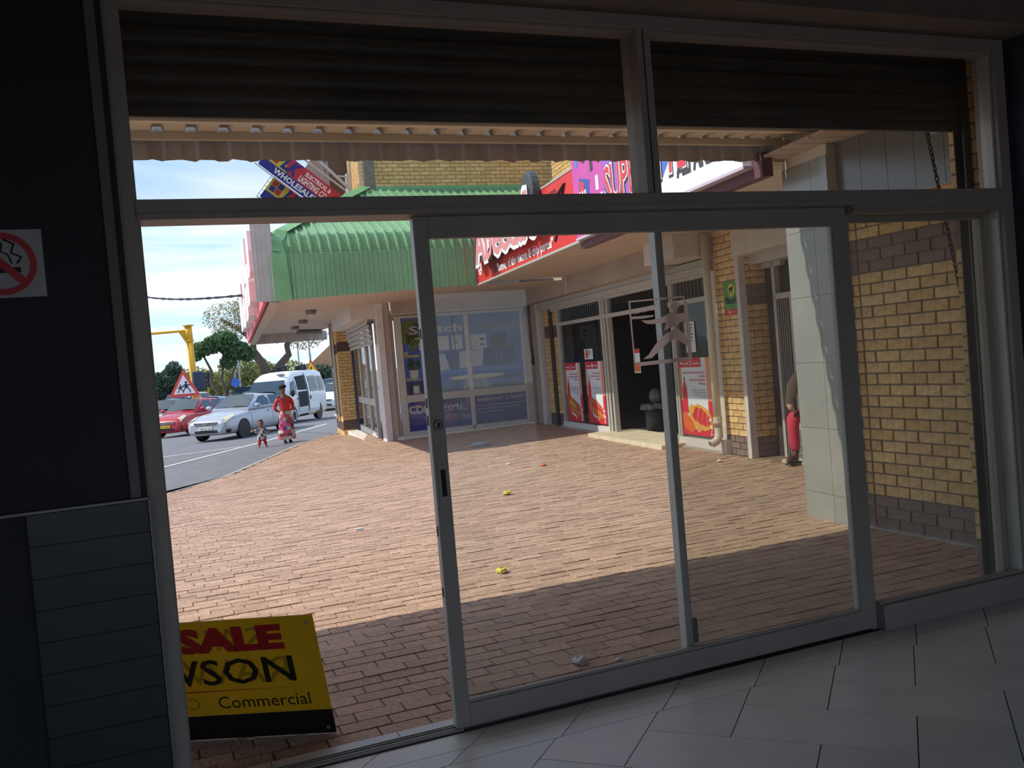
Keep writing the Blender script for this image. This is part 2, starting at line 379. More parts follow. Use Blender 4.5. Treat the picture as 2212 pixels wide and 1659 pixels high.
dec = {
 'streak': [[(2.049,1.636),(2.091,1.652),(2.163,1.683),(2.139,1.671),(2.085,1.645)], [(2.094,1.641),(2.138,1.659),(2.185,1.684),(2.164,1.667),(2.127,1.651)], [(2.037,1.63),(2.156,1.631),(2.15,1.623),(2.108,1.618),(2.038,1.618)]],
 'figure': [[(2.246,1.669),(2.26,1.681),(2.278,1.681),(2.294,1.673),(2.288,1.658),(2.275,1.649),(2.257,1.646),(2.247,1.656)],
  [(2.248,1.637),(2.267,1.641),(2.28,1.647),(2.26,1.63),(2.316,1.63),(2.316,1.598),(2.286,1.587),(2.274,1.575),(2.234,1.568),(2.201,1.559),(2.217,1.592),(2.183,1.591),(2.137,1.591),(2.114,1.594),(2.088,1.61),(2.138,1.609),(2.186,1.616),(2.229,1.63),(2.24,1.642)],
  [(2.185,1.529),(2.213,1.545),(2.249,1.558),(2.273,1.566),(2.317,1.521),(2.317,1.481),(2.255,1.518),(2.209,1.498),(2.184,1.481),(2.128,1.44),(2.084,1.438),(2.115,1.458),(2.143,1.491)]],
 'border': [[(2.031,1.70),(2.321,1.708),(2.321,1.699),(2.04,1.693)], [(2.031,1.70),(2.04,1.696),(2.042,1.42),(2.036,1.419)], [(2.042,1.428),(2.086,1.426),(2.319,1.431),(2.338,1.414),(2.057,1.409),(2.055,1.419),(2.036,1.419)], [(2.313,1.705),(2.321,1.705),(2.321,1.681),(2.335,1.68),(2.338,1.414),(2.319,1.431),(2.316,1.5),(2.315,1.681)]]}
dc = thing('glass_logo', 'frosted square logo of a leaping figure stuck on the sliding door glass', 'decal', T(2.18, 3.5695, 1.41))
for k, pl in dec.items():
    mb = MB()
    for j, p in enumerate(pl): mb.prism([(a-2.18, b-1.41) for a, b in p], 'y', -.0006-.00005*j, 0.0001*j)
    mb.build(k, DEC, dc)

# outer sliding leaf, pushed aside behind the inner one
d3 = thing('door_3', kind='structure')
alu('stile', 2.215, 2.25, 3.602, 3.655, .012, 2.088, par=d3)
alu('stile', 4.215, 4.25, 3.602, 3.655, .012, 2.088, par=d3)
alu('lit_edge', 2.2115, 2.216, 3.604, 3.653, .02, 2.08, par=d3, m=ALU_L, bev=0)  # daylit side of this stile, put in as a paler face
alu('top_rail', 2.25, 4.215, 3.612, 3.645, 2.02, 2.088, par=d3)
alu('bottom_rail', 2.25, 4.215, 3.605, 3.650, .012, .07, par=d3, m=ALU_L)
MB().box(2.25, 4.215, 3.626, 3.631, .07, 2.02).build('pane', CLEAR2, d3)
MB().box(2.25, 2.278, 3.60, 3.625, .12, .235).build('lock_case', mat('lock_grey', (84, 82, 80), .5, .4), d3, bevel=.008)

# threshold strip of light tiles outside the door
th = MB().box(-.2, 4.4, 3.63, 3.70, -.2, -.012).build('trim_2', mat('mortar_grey', (150, 144, 138), .9)); tag(th, kind='structure')
for i in range(9):
    x0 = -.16+.51*i
    MB().box(x0+.002, min(x0+.508, 4.4), 3.634, 3.70, -.04, 0).build('threshold_tile', mat('threshold_tile', (196, 194, 194), .35, var=.03), th)

# ------------------------------------------------------------------ roller shutter hung outside over the front
SHUT = mat('shutter_dark', (58, 56, 54), .5, .4, noise=.15, ns=4)
rs = thing('roller_shutter', 'dark ribbed roller shutter drawn up above the glass doors', 'shutter', FR((0, 3.86, 2.56)))
def slat_profile(h):                                            # curved slat with a hooked lip
    P = []
    for i in range(9):
        t = i/8; P.append((-.016*math.sin(math.pi*t)**.7, h*(.12+.88*t)))
    P = [(0.004, 0), (-.006, .004)]+P
    return P+[(y+.003, z) for y, z in reversed(P)]
sp = slat_profile(.078); sm = MB().prism([(y, z) for y, z in sp], 'x', .01, 4.40).mesh('slat', [SHUT])
for i in range(5): inst('slat', sm, rs, T(0, 0, .03+.078*i))
MB().box(.01, 4.40, -.014, .016, -.012, .03).build('bottom_bar', SHUT, rs, bevel=.004)
GUIDE = mat('guide_steel', (70, 66, 64), .35, .7)
for x0, x1 in ((4.395, 4.45), (-.03, .01)):
    g = MB(); g.box(x0, x1, -.035, -.028, -2.61, .44); g.box(x0, x1, .028, .035, -2.61, .44); g.box(x1-.006 if x0 > 1 else x0, x1 if x0 > 1 else x0+.006, -.028, .028, -2.61, .44)
    g.build('guide_rail', GUIDE, rs)

# ------------------------------------------------------------------ steel canopy over the entrance
cn = thing('entrance_canopy', 'cream ribbed steel canopy with grey corrugated valance over the entrance', 'canopy', FR((0, 3.72, 3.04)))
def rib_profile(x0, x1, pitch=.2, d=.045, flat=.115, top=.05):
    P = []; x = x0; sl = (pitch-flat-top)/2
    while x < x1:
        P += [(x, 0), (x+flat, 0), (x+flat+sl, d), (x+flat+sl+top, d)]; x += pitch
    P.append((x, 0)); return P
pp = rib_profile(-3.3, 5.15)
sh = MB(); rows = [[(x, y, z+.064-.012*y) for x, z in pp] for y in (0, 2.46)]
sh.grid(rows); rows2 = [[(x, y, z+.068-.012*y) for x, z in pp] for y in (0, 2.46)]; sh.grid(rows2)
sh.build('roof_sheet', CREAM, cn)
for y in (1.95, 1.0, .2): MB().box(-3.3, 5.15, y, y+.06, -.02, .045).build('purlin', CREAM, cn, bevel=.004)
vp = rib_profile(-3.3, 4.95, d=-.014, flat=.09, top=.06)
va = MB(); za, zb = -.125, .01
rr = [[(x, 2.47-d, za+.006*math.sin(x*37)+.004*math.sin(x*91)) for x, d in vp], [(x, 2.47-d, zb+.11) for x, d in vp]]
va.grid(rr); va.grid([[(x, y+.004, z) for x, y, z in r] for r in rr]); va.build('valance', GALV, cn)
MB().box(-3.3, 5.15, 2.39, 2.44, -.012, .034).build('fascia_beam', CREAM, cn)

# ------------------------------------------------------------------ brick flank wall on the right
BY = mat('yellow_brick', (234, 190, 124), .85, var=.16, noise=.28, ns=22, bump=.6, bs=45, col2=(240, 204, 146))
BB = mat('brown_brick', (140, 118, 108), .85, var=.14, noise=.18, ns=20, bump=.5, bs=45)
MORT = mat('brick_mortar', (132, 120, 110), .95, noise=.2, ns=12)
bml = {}
def brick_mesh(l, m, depth=.05):
    k = (round(l, 3), m.name)
    if k not in bml:
        b = MB(); h = .075; e = .003
        b.add([(0, 0, 0), (l, 0, 0), (l, 0, h), (0, 0, h), (e, -.004, e), (l-e, -.004, e), (l-e, -.004, h-e), (e, -.004, h-e), (0, depth, 0), (l, depth, 0), (l, depth, h), (0, depth, h)],
              [(4, 5, 6, 7), (0, 1, 5, 4), (1, 2, 6, 5), (2, 3, 7, 6), (3, 0, 4, 7), (0, 8, 9, 1), (1, 9, 10, 2), (2, 10, 11, 3), (3, 11, 8, 0)])
        bml[k] = b.mesh('brick', [m])
    return bml[k]
def brick_face(par, x0, x1, z0, n, y=0, brown=(), offs=0., first=0, C=.085, BL=.222, j=.012, jit=.002):
    """a running bond of single bricks in the local xz plane of its parent"""
    for c in range(n):
        m = BB if c in brown else BY
        x = x0-(BL+j)*((c+first) % 2)/2-offs
        while x < x1-.03:
            a = max(x, x0); b = min(x+BL, x1)
            if b-a > .03: inst('brick', brick_mesh(round((b-a)*50)/50-.002 if b-a < BL-.01 else BL, m), par, T(a, y+random.uniform(-jit, jit), z0+c*C))
            x += BL+j
G0 = -.05
FW = FR((5.17, 6.25, G0), -90)                                  # local x runs towards the door (-Y), y into the wall
bw = MB().box(.55, 2.62, .006, .3, -.2, 3.2).build('wall_brick', MORT, M=FW); tag(bw, kind='structure')
brick_face(bw, .60, .715, 0.004, 34, brown=(0, 1, 2, 23, 24, 25), offs=.06)
brick_face(bw, .73, 2.6, 0.004, 29, brown=(0, 1, 2, 23, 24, 25))
MB().box(.60, 2.62, -.05, .02, -.03, .012).build('mortar_fillet', mat('light_mortar', (176, 168, 158), .95, noise=.2, ns=14, bump=.5), bw)
# brick reveal carrying the shutter guide
br = MB().box(0, .33, .006, .72, -.2, 3.2).build('wall_reveal', MORT, M=FR((4.455, 3.98, G0), -90)); tag(br, kind='structure')
brick_face(br, 0, .33, .004, 37, brown=(0, 1, 2, 23, 24, 25), offs=.05)


# grey tiled pillar and fascia
TG = mat('grey_wall_tile', (158, 158, 152), .22, var=.04, noise=.08, ns=5, spec=.6)
tg = MB().box(-.01, .60, -.045, .3, -.15, 3.16).build('wall_pillar', mat('pale_grout', (208, 202, 186), .9), M=FW @ Matrix.Rotation(R(-6.5), 4, 'Z')); tag(tg, kind='structure')
for k in range(6):
    z0 = -.02+.535*k-.29
    for x0, x1 in ((-.008, .376), (.38, .598)):
        MB().box(x0, x1, -.052, -.043, max(z0, -.03), min(z0+.531, 3.15)).build('wall_tile', TG, tg)
    MB().box(-.0165, -.008, -.05, .29, max(z0, -.03), min(z0+.531, 3.15)).build('wall_tile', TG, tg)
tf = MB().box(.60, 2.62, -.03, .02, 2.46, 3.16).build('wall_fascia', MATS['pale_grout'], M=FW); tag(tf, kind='structure')
for i in range(8):
    x0 = .605+.255*i
    MB().box(x0, min(x0+.251, 2.62), -.037, -.028, 2.465, 3.15).build('wall_tile', mat('dark_gloss_tile', (112, 108, 100), .2, var=.05, spec=.6), tf)

# chain hoist of the shutter
RUST = mat('rusty_iron', (74, 58, 50), .8, .5, noise=.3, ns=30)
ch = thing('hoist_chain', 'rusty hoist chain with its slack knotted in a bundle beside the brick wall', 'chain', T(4.56, 4.2, 1.21))
lk_m = None
def link_mesh(r=.0044, a=.0135, b=.0215):
    mb = MB(); P = []
    for k in range(13):
        t = 2*math.pi*k/12; P.append((a*math.cos(t)*.75, 0, b*math.sin(t)))
    mb.tube(P, r, 5, cap=False); return mb.mesh('chain_link', [RUST])
lkm = link_mesh()
def chain(par, p, q, nlink):
    p, q = Vector(p), Vector(q); d = (q-p).normalized()
    rot = Vector((0, 0, 1)).rotation_difference(d).to_matrix().to_4x4()
    for i in range(nlink):
        c = p.lerp(q, (i+.5)/nlink)
        inst('chain_link', lkm, par, Matrix.Translation(c) @ rot @ Matrix.Rotation(R(90*(i % 2)+random.uniform(-12, 12)), 4, 'Z'))
chain(ch, (0, .03, 1.45), (0, -.19, .14), 40)
chain(ch, (-.01, -.16, .42), (0, -.2, .12), 9)
for i in range(60):                                             # the bundle
    t = random.uniform(0, 6.28); r = .055*math.sqrt(random.random()); c = (random.uniform(-.03, .03), -.205+r*math.cos(t)*.9, .02+r*1.25*math.sin(t))
    inst('chain_link', lkm, ch, Matrix.Translation(c) @ Matrix.Rotation(random.uniform(0, 6.28), 4, Vector((random.random(), random.random(), random.random()))))
pu = thing('chain_wheel', 'round steel chain wheel bracket under the shutter by the brick wall', 'wheel', FR((4.56, 4.16, 2.66)))
MB().lathe([(0, -.012), (.045, -.012), (.045, -.005), (.034, 0), (.045, .005), (.045, .012), (0, .012)], n=20, axis='x').build('wheel', mat('worn_steel', (150, 138, 124), .4, .7), pu)
MB().box(-.02, .02, -.12, -.02, .0, .012).build('arm', RUST, pu); MB().box(-.015, .06, -.19, -.09, -.06, .09).build('bracket_plate', mat('white_steel', (196, 190, 184), .5), pu, bevel=.003)
# ------------------------------------------------------------------ ground: clay pavers, kerb, road
KERB = [(-9, 9.5), (-4, 13.6), (-1.2, 16.2), (.4, 17.9), (1.36, 19.1), (2.65, 21.7), (3.84, 24.7), (4.9, 26.4), (6.5, 29), (8.5, 33)]
def kdist(x, y):
    best = 1e9
    for (a, b), (c, d) in zip(KERB, KERB[1:]):
        dx, dy = c-a, d-b; t = max(0, min(1, ((x-a)*dx+(y-b)*dy)/(dx*dx+dy*dy)))
        px, py = a+dx*t, b+dy*t; ds = math.hypot(x-px, y-py)
        if ds < best: best = ds; sg = dx*(y-py)-dy*(x-px)
    return best if sg < 0 else -best                            # positive on the shops' side
def ss(t): t = max(0, min(1, t)); return t*t*(3-2*t)
def gz(x, y):
    z = -.05-.016*max(0, min(9, 8-x))*ss((y-7)/8)*(1-ss((y-18)/5))
    return z-(.26)*(1-ss(kdist(x, y)/3.2))*ss((y-8)/6)
PAVE = mat('clay_paver', (178, 146, 122), .85, var=.09, noise=.22, ns=30, bump=.9, bs=70, col2=(194, 160, 134))
PAVI = mat('clay_paver_far', (178, 146, 122), .85, var=.09, noise=.22, ns=30, bump=.7, bs=70, col2=(194, 160, 134), isl=True)
pv = MB(); rows = []
ys = [3.69+.6*i for i in range(46)]
for y in ys:
    rows.append([(x, y, gz(x, y)-(.006 if kdist(x, y) > .05 else .7)) for x in [-9+.6*i for i in range(40)]])
pv.grid(rows); pav = pv.build('floor_pavement', mat('paver_sand', (140, 112, 92), .95, noise=.3, ns=20)); tag(pav, kind='structure')
BLp, BWp, gp = .222, .111, .0018
far = MB(); near = []
pml = [MB().add([(gp, gp, -.03), (BLp-gp, gp, -.03), (BLp-gp, BWp-gp, -.03), (gp, BWp-gp, -.03), (gp+.004, gp+.004, 0), (BLp-gp-.004, gp+.004, 0), (BLp-gp-.004, BWp-gp-.004, 0), (gp+.004, BWp-gp-.004, 0)], [(4, 5, 6, 7), (0, 1, 5, 4), (1, 2, 6, 5), (2, 3, 7, 6), (3, 0, 4, 7)]).mesh('paver', [PAVE])][0]
r = 0; y = 3.70; cnt = 0
while y < 26.5:
    x = -2.2-(BLp/2 if r % 2 else 0)+.03*math.sin(r*1.7)
    while x < 9.2:
        cx, cy = x+BLp/2, y+BWp/2
        ok = kdist(cx, cy) > .12 and not (cy > 4 and cx > 5.18 and cy < 6.25) and not (cx > 4.4 and cy < 4) 
        lim = 7.3+.1208*(cy-10.45)
        if cy > 6.25 and cx > lim: ok = False
        if cy > 19.3 and cx > 4.85+.12*(cy-19.3): ok = False
        # keep only what the entrance can see
        if cx < -.2-.02*cy and cy < 8: ok = False
        if ok:
            z = gz(cx, cy)+random.uniform(-.003, .003); tx, ty = random.uniform(-.008, .008), random.uniform(-.012, .012)
            if y < 5.0 and cnt < 296 and x > -.15:
                cnt += 1
                inst('paver', pml, pav, Matrix.Translation((x, y, z)) @ Matrix.Rotation(tx, 4, 'X') @ Matrix.Rotation(ty*.5, 4, 'Y'))
            else:
                a, b = gp+.003, BWp-gp-.003; c, d = gp+.003, BLp-gp-.003
                g2 = lambda u, v: gz(x+u, y+v)+(z-gz(cx, cy))+tx*(v-BWp/2)
                vs_ = [(x+c, y+a, g2(c, a)), (x+d, y+a, g2(d, a)), (x+d, y+b, g2(d, b)), (x+c, y+b, g2(c, b))]
                lo = [(p[0]+(-.004 if i in (0, 3) else .004), p[1]+(-.004 if i < 2 else .004), p[2]-.02) for i, p in enumerate(vs_)]
                far.add(lo+vs_, [(4, 5, 6, 7), (0, 1, 5, 4), (1, 2, 6, 5), (2, 3, 7, 6), (3, 0, 4, 7)])
        x += BLp
    y += BWp; r += 1
far.build('pavers', PAVI, pav, kind='stuff')
# kerb stones
for (a, b), (c, d) in zip(KERB[1:], KERB[2:]):
    n = max(1, round(math.hypot(c-a, d-b)/1.0))
    for i in range(n):
        p = Vector((a+(c-a)*i/n, b+(d-b)*i/n)); q = Vector((a+(c-a)*(i+1)/n, b+(d-b)*(i+1)/n)); t = (q-p).normalized(); nn = Vector((t.y, -t.x))
        za, zb = gz(p.x, p.y), gz(q.x, q.y); p += t*.006; q -= t*.006
        w_ = .11
        top = [(p.x, p.y, za), (q.x, q.y, zb), (q.x+nn.x*w_, q.y+nn.y*w_, zb+.005), (p.x+nn.x*w_, p.y+nn.y*w_, za+.005)]
        MB().add([(x, y, z-.2) for x, y, z in top]+top, [(3, 2, 1, 0), (4, 5, 6, 7), (0, 1, 5, 4), (1, 2, 6, 5), (2, 3, 7, 6), (3, 0, 4, 7)]).build('kerb_stone', mat('kerb_concrete', (168, 160, 150), .9, var=.06, noise=.12, ns=8), pav)
def rz(x, y): return -.40-.022*max(0, min(14, -kdist(x, y)))
rd = MB(); rows = []
for j in range(60):
    t = j/59; yy = 6+t*t*110
    rows.append([(xx, yy, rz(xx, yy)-(.0 if kdist(xx, yy) < .1 else 1.2)) for xx in [-45+2.0*i for i in range(50)]])
rd.grid(rows); road = rd.build('floor_road', mat('asphalt', (118, 118, 120), .9, noise=.14, ns=3, bump=.3, bs=50)); tag(road, kind='structure')
ed = MB(); K2 = KERB
ed.grid([[(x-.03*0, y, rz(x, y)+.002) for x, y in K2], [(x-9*.7, y+9*.7, rz(x-6.3, y+6.3)+.002) for x, y in K2]]); ed.build('road_edge', MATS['asphalt'], road)
LINEP = mat('road_paint', (226, 224, 216), .8, noise=.12, ns=6)
def rline(name, pts, w):
    mb = MB(); P = [Vector(p) for p in pts]; rows = []
    for i, p in enumerate(P):
        d = (P[min(i+1, len(P)-1)]-P[max(i-1, 0)]).normalized(); n = Vector((-d.y, d.x))*w/2
        rows.append([(p.x+n.x, p.y+n.y, rz(p.x, p.y)+.012), (p.x-n.x, p.y-n.y, rz(p.x, p.y)+.012)])
    mb.grid(rows).build(name, LINEP, road)
gr = MB().box(-400, 400, 116, 900, -3, -.72).build('floor_ground', mat('far_ground', (130, 132, 108), .95, noise=.2, ns=.1)); tag(gr, kind='structure')
# ================================================================== the corner shop across the court
FB = FR((6.554, 19.277, 0), -1.712)                             # local x right, y into the building
FA = FR((7.3406, 10.4517, 0), -96.886)                          # take-away front: local x towards the viewer
FS = FR((4.85, 19.3, 0), -96.886)                               # side front of the corner shop
PLB = mat('beige_plaster', (176, 160, 148), .8, noise=.12, ns=2)
PLW = mat('white_trim_paint', (214, 206, 200), .6, noise=.1, ns=5)
GREY = mat('grey_white_frame', (190, 184, 174), .5, .1, noise=.08, ns=4)
YISL = mat('yellow_brick_far', (222, 178, 112), .85, var=.15, noise=.2, ns=16, col2=(230, 190, 130), isl=True)
BISL = mat('brown_brick_far', (100, 80, 72), .85, var=.14, noise=.15, ns=16, isl=True)
def brick_mass(name, par, x0, x1, z0, n, y=0, brown=(), C=.085, BL=.222, j=.011, M=None):
    ya = MB(); ba = MB()
    for c in range(n):
        t = ba if c in brown else ya; x = x0-(BL+j)*(c % 2)/2
        while x < x1-.02:
            a = max(x, x0); b = min(x+BL, x1); yy = y+random.uniform(-.002, .002); z = z0+c*C
            if b-a > .02: t.add([(a, yy, z), (b, yy, z), (b, yy, z+C-.011), (a, yy, z+C-.011), (a, yy+.03, z), (b, yy+.03, z), (b, yy+.03, z+C-.011), (a, yy+.03, z+C-.011)], [(0, 1, 2, 3), (0, 4, 5, 1), (1, 5, 6, 2), (2, 6, 7, 3), (3, 7, 4, 0)])
            x += BL+j
    if ya.v: ya.build(name, YISL, par, M=M, kind='stuff')
    if ba.v: ba.build(name, BISL, par, M=M, kind='stuff')
SHOPG = glass('shop_glass', (240, 242, 242), dust=.012, refl=.7)

cs = thing('corner_shop', 'corner shop building with yellow brick upper wall above blue printed window', 'building', FB)
def bx(name, m, par, *b, bev=.004, M=None): return MB().box(*b).build(name, m, par, bevel=bev, M=M)
bx('column', PLW, cs, -1.72, -1.58, -.06, .3, -.3, 3.1)
bx('column', PLB, cs, -1.575, -1.44, -.03, .3, -.3, 3.1)
bx('column', PLB, cs, -1.44, -1.36, .02, .3, -.3, 3.1)
bx('column', PLB, cs, 1.60, 2.1, -.02, .4, -.3, 3.1)
bx('shutter_box', PLB, cs, -1.44, 1.56, -.32, .05, 2.62, 3.12)
bx('shutter_box_lip', GREY, cs, -1.42, 1.56, -.26, .0, 2.585, 2.62)
bx('wall', PLB, cs, -1.5, 2.1, .15, .35, 2.5, 5.0, bev=0)
fb = thing('shop_window'); fb.parent = cs
bx('head_rail', GREY, fb, -1.36, 1.60, -.02, .05, 2.515, 2.575)
bx('stile', GREY, fb, -1.34, -1.19, -.02, .05, -.04, 2.52)
bx('mullion', GREY, fb, .235, .33, -.02, .05, -.04, 2.52)
bx('stile', GREY, fb, 1.56, 1.61, -.02, .05, -.04, 2.52)
bx('mid_rail', GREY, fb, -1.19, 1.57, -.018, .05, .69, .845)
bx('bottom_rail', GREY, fb, -1.19, 1.57, -.02, .05, -.05, .06)
for x0, x1 in ((-1.19, .235), (.33, 1.56)):
    for z0, z1 in ((.06, .69), (.845, 2.515)): MB().box(x0, x1, .012, .016, z0, z1).build('pane', SHOPG, fb)
bx('sill', mat('sill_white', (222, 214, 200), .7), cs, -1.40, 1.60, -.07, .02, -.2, -.035)
for x in (-1.45, 1.58): bx('shutter_lock', mat('painted_bracket', (226, 222, 214), .6, .2), cs, x-.02, x+.12, -.09, -.02, -.10, -.02)
# rope on a cleat by the corner
rp = thing('cord_and_cleat', 'dark cord looped on a round cleat right of the blue window', 'cord', FB @ T(1.80, -.06, 1.35))
MB().tube([(-.1, 0, 1.1), (-.09, 0, .5), (-.02, 0, .02)], .012, 5).tube([(-.06, 0, 1.1), (-.05, 0, .5), (.0, 0, .02)], .010, 5).tube([(.02, 0, 0), (.05, 0, -.4), (.06, 0, -.85)], .013, 5).build('cord', RUST, rp)
MB().lathe([(.03, -.03), (.075, -.02), (.085, 0), (.075, .02), (.03, .03)], n=12, axis='y').build('cleat', RUST, rp)
bx('wall_hook', RUST, rp, -.14, -.04, -.02, .04, 1.05, 1.35)

# printed vinyl on the blue window
PR = lambda n, c: mat('print_'+n, tuple(min(245, int(v*1.22)) for v in c), .5)
vg = thing('window_print', 'blue window print of a living room with sofa, sockets and lettering', 'poster', FB @ T(0, .024, 0))
def pz(name, col, polys, lay=1, m=None):
    mb = MB()
    for i, p in enumerate(polys): mb.prism(p, 'y', -.0012*lay, -.0012*lay+.001)
    return mb.build(name, m or PR(col[0], col[1]), vg)
def rc(x0, x1, z0, z1): return [(x0, z0), (x1, z0), (x1, z1), (x0, z1)]
def el(cx, cz, a, b, n=18): return [(cx+a*math.cos(2*math.pi*k/n), cz+b*math.sin(2*math.pi*k/n)) for k in range(n)]
pz('backing', ('blue', (84, 104, 168)), [rc(-1.19, 1.56, .06, 2.515)], 0)
pz('backing_low', ('navy', (64, 72, 138)), [rc(-1.19, 1.56, .06, .69)], 1)
pz('wall_band', ('wallblue', (98, 116, 168)), [rc(-1.19, 1.56, 1.95, 2.51)], 1)
pz('foliage', ('olive', (104, 116, 66)), [el(-.99, 2.28, .2, .2), el(-.86, 2.2, .14, .2), el(-1.08, 2.06, .1, .12), el(-.92, 2.02, .16, .12), el(-.97, 1.86, .05, .1)], 2)
pz('shelf', ('oak', (178, 162, 118)), [rc(-1.17, -.83, 1.66, 1.71), rc(-1.17, -.88, 1.16, 1.21), rc(-.9, -.77, 2.03, 2.08), rc(-1.17, -1.08, 1.70, 1.79)], 3)
pz('shelf_books', ('paper', (196, 190, 170)), [rc(-.83, -.74, 1.8, 1.96), rc(-1.03, -.9, .88, 1.04), [(-1.06, 1.2), (-.9, 1.2), (-.88, 1.38), (-1.08, 1.38)]], 3)
pz('pot_plant', ('leafdark', (58, 84, 72)), [el(-.98, 1.47, .15, .09), el(-1.04, 1.56, .06, .08), el(-.9, 1.54, .06, .08)], 3)
pz('cabinet', ('slate', (58, 64, 86)), [rc(-1.17, -.76, .86, 1.13)], 2)
pz('sofa', ('royal', (62, 92, 170)), [rc(-.75, 1.5, 1.02, 1.3), rc(-.6, 1.52, 1.3, 1.36), [(-.62, 1.3), (1.45, 1.3), (1.4, 1.66), (-.5, 1.70)]], 2)
pz('sofa_seat', ('royal_l', (86, 120, 196)), [rc(-.7, .12, 1.24, 1.31), rc(.14, .78, 1.24, 1.34), rc(.8, 1.5, 1.22, 1.33)], 3)
pz('cushion', ('pale', (182, 186, 196)), [[(-.46, 1.31), (-.16, 1.34), (-.26, 1.68), (-.48, 1.68)], [(.06, 1.34), (.6, 1.36), (.66, 1.73), (.08, 1.70)]], 4)
pz('cushion', ('indigo', (50, 62, 120)), [[(-.18, 1.34), (.06, 1.34), (.06, 1.72), (-.24, 1.72)], [(.62, 1.36), (1.02, 1.36), (1.06, 1.72), (.64, 1.74)], [(1.08, 1.36), (1.36, 1.38), (1.40, 1.76), (1.10, 1.72)]], 4)
pz('socket_plate', ('plate', (198, 196, 194)), [rc(-.42, -.14, 1.76, 2.07), rc(-.07, .17, 1.76, 2.07), rc(.36, .74, 1.73, 2.06)], 3)
pz('socket_plate', ('platedark', (78, 72, 70)), [rc(.84, 1.2, 1.72, 2.05)], 3)
pz('socket_holes', ('black', (26, 26, 34)), [el(.03, 1.9, .016, .016, 8), el(0, 1.82, .012, .012, 8), el(.09, 1.82, .012, .012, 8), el(.48, 1.87, .014, .014, 8), el(.44, 1.79, .012, .012, 8), el(.52, 1.79, .012, .012, 8), rc(.58, .68, 1.92, 1.97), rc(.58, .68, 1.81, 1.84), rc(-.01, .07, 1.96, 1.98)], 4)
pz('rug', ('umber', (86, 66, 56)), [rc(-.5, 1.5, .86, .92), rc(.9, 1.5, 1.04, 1.10)], 3)
pz('table_top', ('oakpale', (206, 196, 172)), [el(.45, 1.13, .66, .05, 24)], 5)
pz('table_edge', ('walnut', (128, 92, 66)), [el(.43, 1.095, .62, .035, 24)], 4)
pz('table_leg', ('oak2', (206, 188, 140)), [[(.14+.055*i+.03*(i-5)/5, .87), (.165+.055*i+.03*(i-5)/5, .87), (.2+.045*i, 1.07), (.185+.045*i, 1.07)] for i in range(11)], 5)
pz('reflection_poster', ('violet', (116, 62, 122)), [rc(-.32, -.14, .2, .66)], 2)
def bt(s, h, x, z, col, w=None, **k):
    return text_mb(s, h, x, z, w=w, d=.0085, **k).build('lettering', mat('letter_'+col[0], col[1], .5), vg)
WH = ('white', (222, 222, 224)); LG = ('dullwhite', (198, 196, 192)); GRN = ('lime', (120, 136, 84)); RDT = ('red', (196, 52, 52))
bt('Switch', .17, -1.02, 2.16, LG, w=1.2, bold=.02); bt('Ultra', .17, .42, 2.17, GRN, w=.66)
bt('CDi', .16, -1.17, .44, LG, w=.38, bold=.05); bt('electric', .13, -.75, .45, WH, w=.83); bt('a Reunert company', .04, -.86, .30, WH, w=.6)
MB().box(-.83, -.78, -.009, -.008, .585, .615).build('dot', mat('letter_red', (196, 52, 52), .5), vg)
bt('Switch', .085, -.37, .50, WH, w=.33, bold=.01); bt('Ultra', .09, -.01, .50, GRN, w=.22); bt('Switch to Quality', .05, -.35, .41, LG, w=.5)
bt('Enhance your', .085, .40, .565, WH, w=.62); bt('Lifestyle', .10, 1.08, .565, LG, w=.45, shear=.35)
for i, s in enumerate(('A sleek, slimline collection of wiring accessories', 'designed to bring modern style and reliable', 'performance to every space.')):
    bt(s, .038, .36, .455-.075*i, LG, w=(1.16, 1.02, .66)[i], bold=.012)

# west side of the corner shop
bx('shutter_box', PLW, cs, -5.2, -.1, -.55, .05, 2.55, 3.02, M=FB.inverted() @ FS)
sf = thing('side_window'); sf.parent = cs; sf.matrix_local = FB.inverted() @ FS
for a, b in ((-6.15, -6.0), (-4.35, -4.2), (-2.75, -2.62), (-1.55, -1.45)): bx('stile', GREY, sf, a, b, -.02, .06, -.25, 2.6)
bx('head_rail', GREY, sf, -6.1, -.05, -.02, .05, 2.5, 2.6); bx('mid_rail', GREY, sf, -6, -1.5, -.015, .05, .62, .78)
bx('bottom_rail', PLW, sf, -6, -1.5, -.03, .06, -.2, .02); bx('step', mat('sill_white', (222, 214, 200), .7), sf, -6.2, -.1, -.35, .1, -.4, -.13)
MB().box(-6, -1.5, .015, .02, .0, 2.5).build('pane', SHOPG, sf)
MB().box(-3.5, -3.3, .008, .012, 1.0, 1.2).build('notice', mat('sign_white', (226, 224, 222), .5), sf)
for k in range(5): MB().prism([(-.42+.016*math.sin(i*.8), 2.56-.11*k-.012*i) for i in range(9)]+[(-.40+.016*math.sin(i*.8), 2.56-.11*k-.012*i) for i in range(8, -1, -1)], 'x', -5.1, -.12).build('shutter_slat', GREY, sf, M=T(0, .2+.02*k, -.02))
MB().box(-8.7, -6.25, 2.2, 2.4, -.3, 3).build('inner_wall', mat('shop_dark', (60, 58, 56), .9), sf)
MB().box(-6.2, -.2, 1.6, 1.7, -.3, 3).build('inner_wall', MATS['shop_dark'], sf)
brick_mass('brick', sf, -6.2, -3.2, -.2, 30, y=1.58)
pier = MB().box(-7.9, -5.55, -.42, .2, -.6, 2.95).build('pier_core', MORT, cs, M=FB.inverted() @ FS)
brick_mass('brick', cs, -7.9, -5.55, -.4, 39, y=-.445, brown=(3, 4, 5, 28, 29, 30), M=FB.inverted() @ FS)
